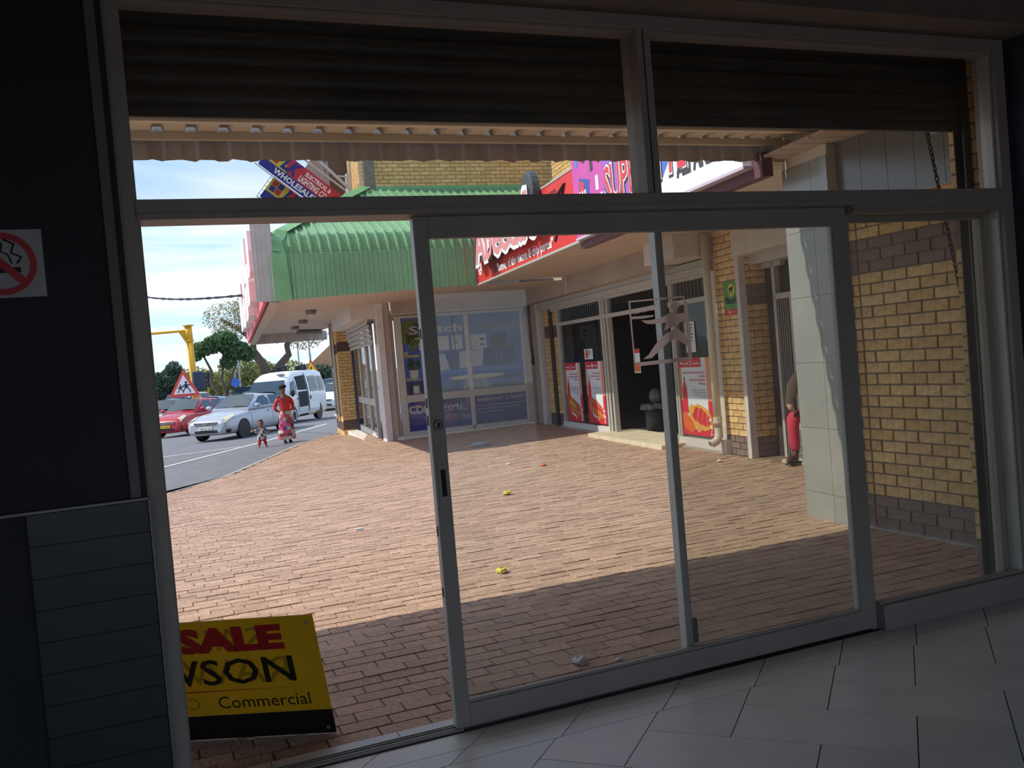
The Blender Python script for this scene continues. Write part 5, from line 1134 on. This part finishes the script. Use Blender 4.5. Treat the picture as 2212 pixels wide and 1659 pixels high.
# service cable
cb = MB(); P0, P1 = Vector((2.81, 24.3, 3.63)), Vector((-3.2, 46, 8.0)); pts = []
for i in range(41): t = i/40; p = P0.lerp(P1, t); p.z -= .9*math.sin(math.pi*t); pts.append(p)
k2 = MB(); k2.tube([p+Vector((.02*math.cos(i*2.2), 0, .02*math.sin(i*2.2))) for i, p in enumerate(pts)], .022, 5); k2.tube([p-Vector((.02*math.cos(i*2.2), 0, .02*math.sin(i*2.2))) for i, p in enumerate(pts)], .022, 5)
tag(k2.build('service_cable', BLK), 'twisted black service cable running from the awning sign to the upper left', 'cable')

# ================================================================== trees and far background
BARK = mat('bark', (104, 88, 74), .9, noise=.25, ns=8, bump=.6, bs=20)
def leafmat(n, c, c2): return mat(n, c, .7, isl=True, col2=c2, var=.25, trans=.25)
def foliage(blobs, n, size, seed, flat=.0):
    rnd = random.Random(seed); mb = MB(); tot = sum(b[1][0]*b[1][1]*b[1][2] for b in blobs)
    for c, r in blobs:
        for _ in range(int(n*r[0]*r[1]*r[2]/tot)):
            while True:
                p = Vector((rnd.uniform(-1, 1), rnd.uniform(-1, 1), rnd.uniform(-1, 1)))
                if p.length < 1 and (p.length > .55 or rnd.random() < .35): break
            p = Vector((c[0]+p.x*r[0], c[1]+p.y*r[1], c[2]+p.z*r[2])); a = Vector((rnd.gauss(0, 1), rnd.gauss(0, 1), rnd.gauss(0, 1))).normalized(); b = a.orthogonal().normalized(); s = size*rnd.uniform(.6, 1.3)
            q = a.cross(b); mb.add([p+b*s, p+q*s*.6, p-b*s, p-q*s*.6], [(0, 1, 2, 3)])
    return mb
def tree(name, label, base, limbs, blobs, n, size, lm, group='street trees', bark=BARK):
    t = thing(name, label, 'tree', T(*base), group)
    for pts, r in limbs:
        rs = [lerp(r[0], r[1], i/(len(pts)-1)) for i in range(len(pts))]; MB().tube(pts, rs, 7).build('trunk', bark, t, smooth=True)
    foliage(blobs, n, size, len(label)).build('foliage', lm, t, kind='stuff'); return t
LG1 = leafmat('leaf_green', (74, 104, 62), (118, 146, 92)); LG2 = leafmat('leaf_olive', (132, 138, 74), (176, 178, 112)); LG3 = leafmat('leaf_dark', (62, 82, 70), (92, 112, 88)); LG4 = leafmat('leaf_straw', (150, 146, 106), (190, 184, 140))
zt = -.7
tree('green_tree', 'rounded green tree with bent trunks in front of the pale willow', (5.0, 62.7, zt), [([(0, 0, 0), (-.05, 0, 1.2), (-.55, 0, 2.2), (-.45, 0, 2.9), (-.9, 0, 4.0)], (.16, .06)), ([(.25, 0, 0), (.35, 0, 1.4), (.15, 0, 2.3), (.3, 0, 3.4)], (.15, .06)), ([(.35, 0, 1.3), (.75, 0, 2.4), (1.2, 0, 3.4)], (.10, .05))],
     [((-.95, 0, 4.35), (.75, .8, .5)), ((-.2, 0, 4.6), (.7, .8, .6)), ((.5, 0, 4.75), (.95, .9, .7)), ((1.2, 0, 4.1), (.95, .9, .65)), ((1.9, 0, 3.8), (.55, .7, .5)), ((.6, 0, 3.4), (.5, .6, .5)), ((-1.3, 0, 3.9), (.4, .5, .3))], 9000, .10, LG1)
tree('forked_willow', 'large forked tree with thin yellowish foliage behind the minibus', (9.4, 71.8, zt), [([(0, 0, 0), (0, 0, 2.2)], (.55, .5)), ([(-.05, 0, 2.0), (-.5, 0, 3.2), (-1.1, 0, 4.3), (-1.0, 0, 5.1), (-1.9, 0, 5.9), (-3.2, 0, 6.8)], (.42, .12)), ([(.1, 0, 2.0), (.8, 0, 3.0), (1.55, 0, 3.8), (1.45, 0, 4.5), (1.9, 0, 5.2)], (.36, .16)), ([(-1.9, 0, 5.9), (-1.2, 0, 7.0), (-.4, 0, 7.8)], (.16, .05)), ([(-1.0, 0, 5.1), (.2, 0, 6.2), (.8, 0, 7.2)], (.16, .05))],
     [((-2.6, 0, 6.9), (2.0, 1.2, 1.2)), ((-1.2, 0, 7.4), (1.6, 1.2, 1.0)), ((-2.4, 0, 5.8), (1.6, 1.2, .8)), ((1.2, 0, 5.6), (2.4, 1.2, .9)), ((2.8, 0, 5.0), (1.6, 1.2, 1.0)), ((.6, 0, 7.0), (1.6, 1.2, .9))], 5200, .085, LG4)
tree('conifer_tree', 'dark green bushy tree at the far left behind the warning sign', (2.9, 85, zt), [([(0, 0, 0), (0, 0, 2)], (.25, .15))], [((0, 0, 2.4), (1.3, 1.2, 1.5)), ((-1.3, 0, 2.2), (.9, 1, 1.3)), ((.2, 0, 3.6), (.7, .8, .7)), ((1.1, 0, 1.5), (.8, .9, 1.1)), ((-.4, 0, 1.0), (1.5, 1, 1.0))], 7000, .13, LG3)
for i, (x, y, w_, h, lm, lab) in enumerate(((5.0, 92, 3.2, 3.4, LG2, 'pale olive tree behind the yellow traffic light pole'), (9.2, 94, 2.6, 4.2, LG2, 'olive tree between the green tree and the forked tree'), (14.4, 96, 3.2, 3.4, LG2, 'bright olive tree right of the forked trunk'), (17.8, 97, 2.4, 2.8, LG3, 'green bush below the tiled gable roof'), (11.8, 97, 2.0, 3.8, LG2, 'olive tree seen through the fork of the big trunk'))):
    tree('olive_tree', lab, (x, y, zt), [([(0, 0, 0), (.2, 0, h*.4), (-.1, 0, h*.7)], (.2, .08))], [((0, 0, h*.75), (w_*.75, 1.4, h*.35)), ((-w_*.5, 0, h*.5), (w_*.5, 1.2, h*.3)), ((w_*.5, 0, h*.55), (w_*.5, 1.2, h*.35)), ((0, 0, h*.3), (w_*.8, 1.2, h*.3))], 2600, .17, lm)
tree('bare_tree', 'dark curved trunk of a street tree beside the brick pier', (12.6, 58, zt), [([(0, 0, 0), (.1, 0, 2.0), (-.2, 0, 3.4), (-.9, 0, 4.4), (-1.1, 0, 5.2)], (.3, .14))], [((-.6, 0, 5.6), (1.4, .8, .5))], 260, .09, LG4)
yu = thing('yucca_plant', 'spiky green shrub at the foot of the green tree', 'shrub', T(4.6, 64, zt), None)
yk = MB()
for k in range(46):
    a = random.uniform(0, 6.28); l = random.uniform(.8, 1.5); e_ = random.uniform(.2, 1.3); d_ = Vector((math.cos(a)*math.cos(e_), math.sin(a)*math.cos(e_), math.sin(e_))); s_ = d_.cross(Vector((0, 0, 1))).normalized()*.05; o_ = Vector((0, 0, .5)); yk.add([o_+s_, o_-s_, o_+d_*l], [(0, 1, 2)])
yk.build('leaves', LG1, yu)
hs = thing('gable_house', 'house with orange tiled gable roof behind the olive trees', 'house', FR((18.6, 98, zt), -15))
bx('wall', mat('house_cream', (206, 188, 164), .8), hs, -2.2, 4, 0, 6, 0, 2.4, bev=0); MB().prism([(-2.6, 2.3), (4.4, 2.3), (.9, 5.2)], 'y', -.3, 6.2).build('roof', mat('roof_tile', (196, 148, 110), .85, noise=.15, ns=4), hs)
lw_ = thing('low_building', 'long low white building with grey roof beyond the traffic', 'building', FR((6.2, 108, zt), -8))
bx('wall', mat('white_wall', (216, 210, 202), .8), lw_, -9, 9, 0, 5, 0, 1.9, bev=0); MB().prism([(-9.3, 1.85), (9.3, 1.85), (8.6, 3.0), (-8.6, 3.0)], 'y', -.3, 5.3).build('roof', mat('grey_roof', (140, 138, 138), .8, noise=.12, ns=2), lw_)
for i in range(6): bx('window', mat('far_glass', (86, 92, 98), .3), lw_, -8+2.9*i, -6.8+2.9*i, -.04, .0, .8, 1.5, bev=0)
hg = MB(); foliage([((-1.5+1.2*i, 99, .0), (1.0, .6, .8)) for i in range(5)], 2600, .16, 5).build('hedge', LG3).__setitem__('label', 'low green hedge at the far left edge of the street'); tag(bpy.data.objects['hedge'], cat='hedge', kind='stuff')
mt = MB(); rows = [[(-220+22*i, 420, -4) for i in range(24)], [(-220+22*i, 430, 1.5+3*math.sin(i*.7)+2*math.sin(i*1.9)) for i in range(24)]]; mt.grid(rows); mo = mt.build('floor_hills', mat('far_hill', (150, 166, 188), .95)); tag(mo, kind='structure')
# ================================================================== people
def skinned(name, verts, edges, radii, m, parent, root=0, sub=2, M=None):
    me = bpy.data.meshes.new(name); me.from_pydata([tuple(v) for v in verts], edges, []); me.materials.append(m)
    o = bpy.data.objects.new(name, me); COL.objects.link(o); o.parent = parent
    if M is not None: o.matrix_local = M
    sk = o.modifiers.new('skin', 'SKIN'); sk.use_smooth_shade = True
    for i, r in enumerate(radii):
        d = me.skin_vertices[0].data[i]; d.radius = r if isinstance(r, tuple) else (r, r); d.use_root = (i == root)
    s = o.modifiers.new('sub', 'SUBSURF'); s.levels = sub; s.render_levels = sub; return o
class Sk:
    def __init__(s): s.v = []; s.e = []; s.r = []
    def add(s, p, r, par=None):
        s.v.append(Vector(p)); s.r.append(r); i = len(s.v)-1
        if par is not None: s.e.append((par, i))
        return i
    def chain(s, pts, par=None):
        for p, r in pts: par = s.add(p, r, par)
        return par
def hand(s, wrist, d, side, k=1.0, curl=.3):
    """palm and five fingers at the end of an arm; d points along the hand, side towards the thumb"""
    d = Vector(d).normalized(); side = Vector(side); side = (side-d*side.dot(d)).normalized(); n = d.cross(side); w = s.v[wrist]
    palm = s.add(w+d*.055*k, (.030*k, .018*k), wrist)
    for i, (o, l) in enumerate(((.027, .066), (.009, .075), (-.009, .07), (-.027, .055))):
        b = w+d*.095*k+side*o*k; a = s.add(b, .0095*k, palm); c = s.add(b+(d+n*curl)*l*.5*k, .0085*k, a); s.add(b+(d*.85+n*curl*2.2)*l*k, .007*k, c)
    a = s.add(w+d*.04*k+side*.036*k, .011*k, palm); b = s.add(w+d*.07*k+side*.058*k+n*curl*.03*k, .0095*k, a); s.add(w+d*.097*k+side*.060*k+n*curl*.06*k, .008*k, b)
SKB = mat('skin_brown', (146, 100, 78), .6); SKD = mat('skin_dark', (92, 62, 50), .6)
def face(par, c, fwd, k=1.0, m=SKB):
    f = Vector(fwd).normalized(); r = f.cross(Vector((0, 0, 1))).normalized(); c = Vector(c)
    for s in (-1, 1):
        MB().ball(c+f*.078*k+r*s*.033*k+Vector((0, 0, .012*k)), .012*k, 6).build('eye', mat('eye_dark', (24, 20, 20), .3), par)
        MB().ball(c+r*s*.083*k-f*.005*k, .026*k, 6, (.5, .5, 1)).build('ear', m, par)
    MB().ball(c+f*.092*k-Vector((0, 0, .022*k)), .02*k, 6, (.8, .8, 1.1)).build('nose', m, par, smooth=True); MB().ball(c+f*.08*k-Vector((0, 0, .06*k)), .024*k, 6, (.8, 1.1, .35)).build('mouth', mat('lip', (120, 62, 58), .6), par)

# --- woman in a red jersey, arms behind her back, head turned to the left
wm = thing('person', 'person in red jersey, patchwork skirt and dark beret standing in the street', 'person', FR(onroad(3.83, 26.78), 8))
s = Sk(); pel = s.add((0, 0, .88), (.14, .11))
ch_ = s.chain([((0, .0, 1.05), (.125, .10)), ((0, .0, 1.24), (.15, .105)), ((0, .01, 1.34), (.10, .08)), ((-.01, .0, 1.40), .048)], pel)
s.chain([((-.02, -.01, 1.47), (.072, .08)), ((-.02, -.01, 1.56), (.078, .088)), ((-.02, 0, 1.625), .05)], ch_)
for sd in (-1, 1):
    a = s.chain([((sd*.13, .01, 1.31), .06), ((sd*.215, .03, 1.22), .052), ((sd*.265, .10, 1.00), .040), ((sd*.12, .17, .90), .026)], ch_-2); hand(s, a, (-sd, .1, -.15), (0, 0, -1), 1)
    f_ = s.chain([((sd*.085, 0, .80), .085), ((sd*.09, -.02 if sd < 0 else .06, .46), .058), ((sd*.09, -.02 if sd < 0 else .10, .10), .036), ((sd*.09, -.10 if sd < 0 else .02, .045), .034), ((sd*.095, -.16 if sd < 0 else -.04, .035), .028)], pel)
skinned('body', s.v, s.e, s.r, SKB, wm)
j = Sk(); p = j.add((0, 0, .86), (.165, .135)); q = j.chain([((0, 0, 1.02), (.155, .13)), ((0, .0, 1.22), (.172, .13)), ((0, .01, 1.33), (.115, .095))], p)
for sd in (-1, 1): j.chain([((sd*.135, .01, 1.31), .075), ((sd*.215, .03, 1.21), .068), ((sd*.27, .10, 1.00), .054), ((sd*.16, .155, .915), .042)], q-1)
skinned('jersey', j.v, j.e, j.r, mat('jersey_red', (206, 62, 58), .85, noise=.08, ns=20), wm)
PAT = []
sk_ = MB(); nA, nZ = 22, 9
for i in range(nZ+1):
    z = .90-.80*i/nZ; row = []
rows = [[((.155+.10*(i/nZ)+.018*math.sin(k*1.9+i*.3)*(i/nZ))*math.cos(2*math.pi*k/nA), (.125+.085*(i/nZ)+.018*math.sin(k*1.9)*(i/nZ))*math.sin(2*math.pi*k/nA)+.02*i/nZ, .92-.80*i/nZ) for k in range(nA)] for i in range(nZ+1)]
sk_.grid(rows, closed=True); PC = [mat('patch_'+n, c, .9) for n, c in (('pink', (214, 104, 152)), ('mint', (160, 196, 190)), ('maroon', (110, 52, 60)), ('cream', (206, 190, 170)), ('rose', (196, 84, 92)), ('violet', (120, 74, 116)), ('rust', (160, 96, 78)), ('magenta', (208, 62, 140)))]
rn = random.Random(4); cells = {}
sk_.m = [cells.setdefault(((fi // nA)//1, (fi % nA)//2), rn.randrange(8)) for fi in range(len(sk_.f))]
sk_.build('skirt', PC, wm, smooth=False)
bt_ = MB().lathe([(0, .075), (.07, .07), (.108, .035), (.112, 0), (.095, -.035), (.08, -.03), (0, .0)], n=16).xf(Matrix.Translation((-.015, .01, 1.60)) @ Matrix.Rotation(R(-10), 4, 'Y')); bt_.build('beret', mat('beret_black', (40, 36, 36), .95), wm, smooth=True)
face(wm, (-.02, -.01, 1.53), (-.85, -.5, -.1))
for sd in (-1, 1): MB().ball((sd*.09, (-.09 if sd < 0 else .03), .045), .06, 8, (.75, 1.9, .7)).build('shoe', BLK, wm, smooth=True)

# --- toddler in a checked top
td = thing('person', 'toddler in a checked top and red leggings walking ahead of the woman', 'person', FR(onroad(3.06, 26.2), -6))
s = Sk(); pel = s.add((0, 0, .32), (.085, .075))
c_ = s.chain([((0, 0, .42), (.085, .07)), ((0, 0, .52), (.07, .055)), ((0, 0, .57), .035)], pel); s.chain([((0, -.005, .62), (.066, .07)), ((0, -.005, .70), (.072, .078)), ((0, 0, .765), .045)], c_)
for sd in (-1, 1):
    a = s.chain([((sd*.075, 0, .50), .034), ((sd*.13, -.02, .45), .03), ((sd*.185, -.05, .42 if sd > 0 else .47), .022)], c_-1); hand(s, a, (sd, -.3, -.1 if sd > 0 else .5), (0, -.3, 1), .55)
    s.chain([((sd*.05, 0, .26), .05), ((sd*.075, -.01, .15), .038), ((sd*.095, .01, .05), .028), ((sd*.105, -.05, .03), .026)], pel)
skinned('body', s.v, s.e, s.r, SKB, td)
tops = MB(); cm = [mat('check_cream', (206, 192, 176), .9), mat('check_navy', (62, 64, 96), .9), mat('check_tan', (158, 132, 112), .9)]
rows = [[((.10+.022*(i/8))*math.cos(2*math.pi*k/20)*(1 if i > 1 else .8), (.085+.02*(i/8))*math.sin(2*math.pi*k/20)*(1 if i > 1 else .85), .545-.31*i/8) for k in range(20)] for i in range(9)]
tops.grid(rows, closed=True); tops.m = [(1 if ((fi//20)//2+(fi % 20)//2) % 3 == 0 else (2 if ((fi//20)//2) % 2 and (fi % 4) < 2 else 0)) for fi in range(len(tops.f))]
for sd in (-1, 1):
    kf = len(tops.f); tops.tube([(sd*.07, 0, .505), (sd*.13, -.02, .45), (sd*.165, -.04, .43 if sd > 0 else .455)], [.052, .045, .036], 8); tops.m[kf:] = [(1 if (x//4) % 2 else 0) for x in range(len(tops.f)-kf)]
tops.build('checked_top', cm, td, smooth=True)
lg = Sk(); pp_ = lg.add((0, 0, .30), (.09, .08))
for sd in (-1, 1): lg.chain([((sd*.05, 0, .25), .06), ((sd*.077, -.01, .15), .046), ((sd*.095, .01, .07), .036)], pp_)
skinned('leggings', lg.v, lg.e, lg.r, mat('leggings_red', (186, 50, 58), .85), td)
for sd in (-1, 1): MB().ball((sd*.105, -.03, .032), .034, 7, (.8, 1.6, .8)).build('sock', mat('sock_pink', (206, 104, 106), .9), td, smooth=True)
MB().lathe([(0, .075), (.04, .068), (.065, .03), (.07, -.005), (.05, .0), (0, .05)], n=12).xf(T(0, .008, .705)).build('hair', mat('hair_black', (38, 30, 28), .9), td, smooth=True)
face(td, (0, -.005, .665), (-.15, -1, -.05), .82)

# --- seated person in the recessed doorway, mostly hidden by the tiled pillar
mn = thing('person', 'seated person in tan jacket and red trousers half hidden behind the tiled pillar', 'person', FR((7.24, 8.72, -.03), -64))
s = Sk(); pel = s.add((0, .28, .52), (.15, .13)); c_ = s.chain([((0, .27, .72), (.14, .11)), ((0, .24, .94), (.165, .115)), ((0, .22, 1.08), (.10, .08)), ((0, .21, 1.17), .05)], pel)
s.chain([((0, .18, 1.26), (.075, .085)), ((0, .17, 1.35), (.08, .09)), ((0, .18, 1.43), .05)], c_)
for sd in (-1, 1):
    a = s.chain([((sd*.15, .22, 1.05), .06), ((sd*.235, .20, .95), .052), ((sd*.255, .12, .70), .042), ((sd*.14, -.06, .62), .028)], c_-2); hand(s, a, (-sd*.7, -.6, -.25), (0, -.4, .9), 1, .5)
    s.chain([((sd*.11, .2, .53), .085), ((sd*.14, -.12, .53), .065), ((sd*.14, -.10, .12), .042), ((sd*.14, -.16, .06), .04), ((sd*.145, -.26, .045), .032)], pel)
skinned('body', s.v, s.e, s.r, SKD, mn)
j = Sk(); p = j.add((0, .28, .52), (.175, .15)); q = j.chain([((0, .27, .74), (.175, .145)), ((0, .24, .95), (.19, .14)), ((0, .22, 1.08), (.13, .105)), ((0, .21, 1.15), .07)], p)
for sd in (-1, 1): j.chain([((sd*.16, .22, 1.05), .08), ((sd*.245, .20, .95), .078), ((sd*.268, .12, .69), .064), ((sd*.17, -.03, .63), .048)], q-2)
skinned('jacket', j.v, j.e, j.r, mat('jacket_tan', (176, 148, 122), .85, noise=.08, ns=15), mn)
t_ = Sk(); p = t_.add((0, .28, .50), (.165, .135))
for sd in (-1, 1): t_.chain([((sd*.11, .2, .53), .10), ((sd*.14, -.12, .545), .085), ((sd*.14, -.115, .32), .066), ((sd*.14, -.10, .13), .062)], p)
skinned('trousers', t_.v, t_.e, t_.r, mat('trousers_red', (206, 62, 84), .85, noise=.08, ns=12), mn)
for sd in (-1, 1):
    sh2 = MB().ball((0, 0, 0), 1, 10, (.05, .14, .05)); sh2.xf(Matrix.Translation((sd*.142, -.19, .05))); sh2.build('shoe', mat('shoe_brown', (92, 58, 48), .35), mn, smooth=True)
    MB().box(sd*.142-.045, sd*.142+.045, -.31, -.06, .0, .018).build('shoe_sole', BLK, mn, bevel=.006)
    for k in range(3): MB().tube([(sd*.142-.025, -.20+.03*k, .092+.006*k), (sd*.142+.025, -.19+.03*k, .094+.006*k)], .004, 4).build('lace', BLK, mn)
MB().lathe([(0, .09), (.05, .085), (.085, .05), (.092, 0), (.06, .02), (0, .05)], n=12).xf(T(0, .185, 1.355)).build('hair', MATS['hair_black'] if 'hair_black' in MATS else BLK, mn, smooth=True); face(mn, (0, .17, 1.31), (0, -1, -.1), 1, SKD)
cr_ = thing('plastic_crate', 'grey plastic crate used as a seat in the recessed doorway', 'crate', FR((7.24, 8.72, -.03), -64))
bx('tub', mat('crate_grey', (118, 122, 126), .6), cr_, -.2, .2, .12, .46, .02, .36, bev=.01)
for k in range(3): bx('rib', mat('crate_grey2', (138, 142, 146), .6), cr_, -.205, .205, .115, .465, .06+.11*k, .085+.11*k)

# ================================================================== for sale board leaning by the doorway
u_ = Vector((.898, -.441, 0)); back = Vector((-.441, -.898, 0)); tilt = R(19)
up_ = Vector((0, 0, 1))*math.cos(tilt)+back*math.sin(tilt); nrm = u_.cross(up_)
O = Vector((.66, 3.965, -.045))-u_*1.12
Mx = Matrix(((u_.x, -nrm.x*-1, up_.x, O.x), (u_.y, -nrm.y*-1, up_.y, O.y), (u_.z, -nrm.z*-1, up_.z, O.z), (0, 0, 0, 1)))
if Mx.to_3x3().determinant() < 0: Mx = Matrix(((u_.x, -nrm.x, up_.x, O.x), (u_.y, -nrm.y, up_.y, O.y), (u_.z, -nrm.z, up_.z, O.z), (0, 0, 0, 1)))
fsb = thing('for_sale_board', 'yellow and black for sale board standing on the pavers left of the door', 'sign', Mx)
YB = mat('board_yellow', (222, 186, 36), .5, trans=.3); Hb = .60
MB().box(0, 1.12, -.003, .003, .125, Hb).build('panel', YB, fsb); MB().box(0, 1.12, -.003, .003, 0, .125).build('panel_foot', mat('board_black', (30, 28, 28), .5), fsb)
BRD = mat('board_letter_red', (172, 36, 38), .5, trans=.15); BBL = mat('board_letter_black', (36, 32, 28), .5, trans=.1); GH = mat('board_ghost', (182, 150, 36), .5, trans=.3)
text_mb('FOR SALE', .105, .98, .455, w=.90, align='RIGHT', bold=.06, d=.0045).build('lettering', BRD, fsb)
text_mb('RAWSON', .125, 1.0, .285, w=.86, align='RIGHT', bold=.012, d=.0045).build('lettering', BBL, fsb)
text_mb('Commercial', .062, 1.04, .160, w=.40, align='RIGHT', d=.0045).build('lettering', BBL, fsb)
MB().add([(.0, -.0045, .246), (1.02, -.0045, .252), (.0, -.0045, .258)], [(0, 1, 2)]).build('underline', BRD, fsb)
for s_, h_, x_, z_, w_ in (('Commercial', .062, .56, .160, .40), ('SALE', .105, .90, .455, .40), ('RAWSON', .125, .98, .285, .86)): text_mb(s_, h_, x_, z_, w=w_, mirror=True, d=.0038).build('show_through', GH, fsb)
for x_, z_ in ((1.09, .57), (1.09, .03)): MB().lathe([(0, -.0065), (.008, -.006), (.009, -.003)], (x_, 0, z_), 10, 'y').build('eyelet', CHROME, fsb)

# ================================================================== litter on the pavers
def crumple(name, label, cat, x, y, r, m, seed, sq=(1, 1, .5), grp='litter on the pavers'):
    rnd = random.Random(seed); mb = MB().ball((0, 0, 0), r, 7, sq)
    mb.v = [(a*rnd.uniform(.55, 1.2), b*rnd.uniform(.55, 1.2), c*rnd.uniform(.5, 1.1)) for a, b, c in mb.v]
    o = mb.build(name, m, M=T(x, y, gz(x, y)+r*sq[2]*.8)); return tag(o, label, cat, grp)
PAP = mat('litter_white', (226, 224, 220), .8, trans=.2)
crumple('paper_scrap', 'crumpled white paper on the shaded pavers just outside the sliding door', 'litter', 1.91, 4.12, .045, PAP, 1)
crumple('paper_scrap', 'tiny white paper scrap right of the crumpled paper near the door', 'litter', 2.09, 4.05, .02, PAP, 2)
crumple('sweet_wrapper', 'yellow green wrapper on the sunlit pavers at mid court', 'litter', 3.79, 9.78, .06, mat('wrapper_lime', (206, 200, 74), .6), 3)
crumple('sweet_wrapper', 'yellow green wrapper close to the canopy shadow edge', 'litter', 2.31, 6.20, .05, MATS['wrapper_lime'], 4)
crumple('plastic_bag', 'flat clear plastic bag in the shade before the blue window', 'litter', 5.67, 15.82, .16, mat('bag_clear', (206, 206, 206), .4, trans=.4), 5, (1.5, .7, .3))
crumple('paper_scrap', 'white scrap left of the steel post foot near the take-away door', 'litter', 6.73, 9.84, .04, PAP, 6)
crumple('paper_scrap', 'white scrap alone on the sunlit pavers left of the sliding door', 'litter', 1.87, 8.89, .04, PAP, 7, (1.4, .8, .4))
crumple('orange_scrap', 'small orange scrap on the sunlit pavers before the take-away', 'litter', 5.2, 11.9, .04, mat('litter_orange', (226, 104, 60), .7), 8)
crumple('cigarette_end', 'tiny orange cigarette end on the shaded pavers by the brick wall', 'litter', 4.53, 4.26, .016, mat('filter_orange', (220, 168, 90), .7), 9, (1.8, .6, .5))
crumple('paper_scrap', 'white scrap on the pavers between plastic bag and yellow wrapper', 'litter', 4.95, 12.6, .04, PAP, 10)
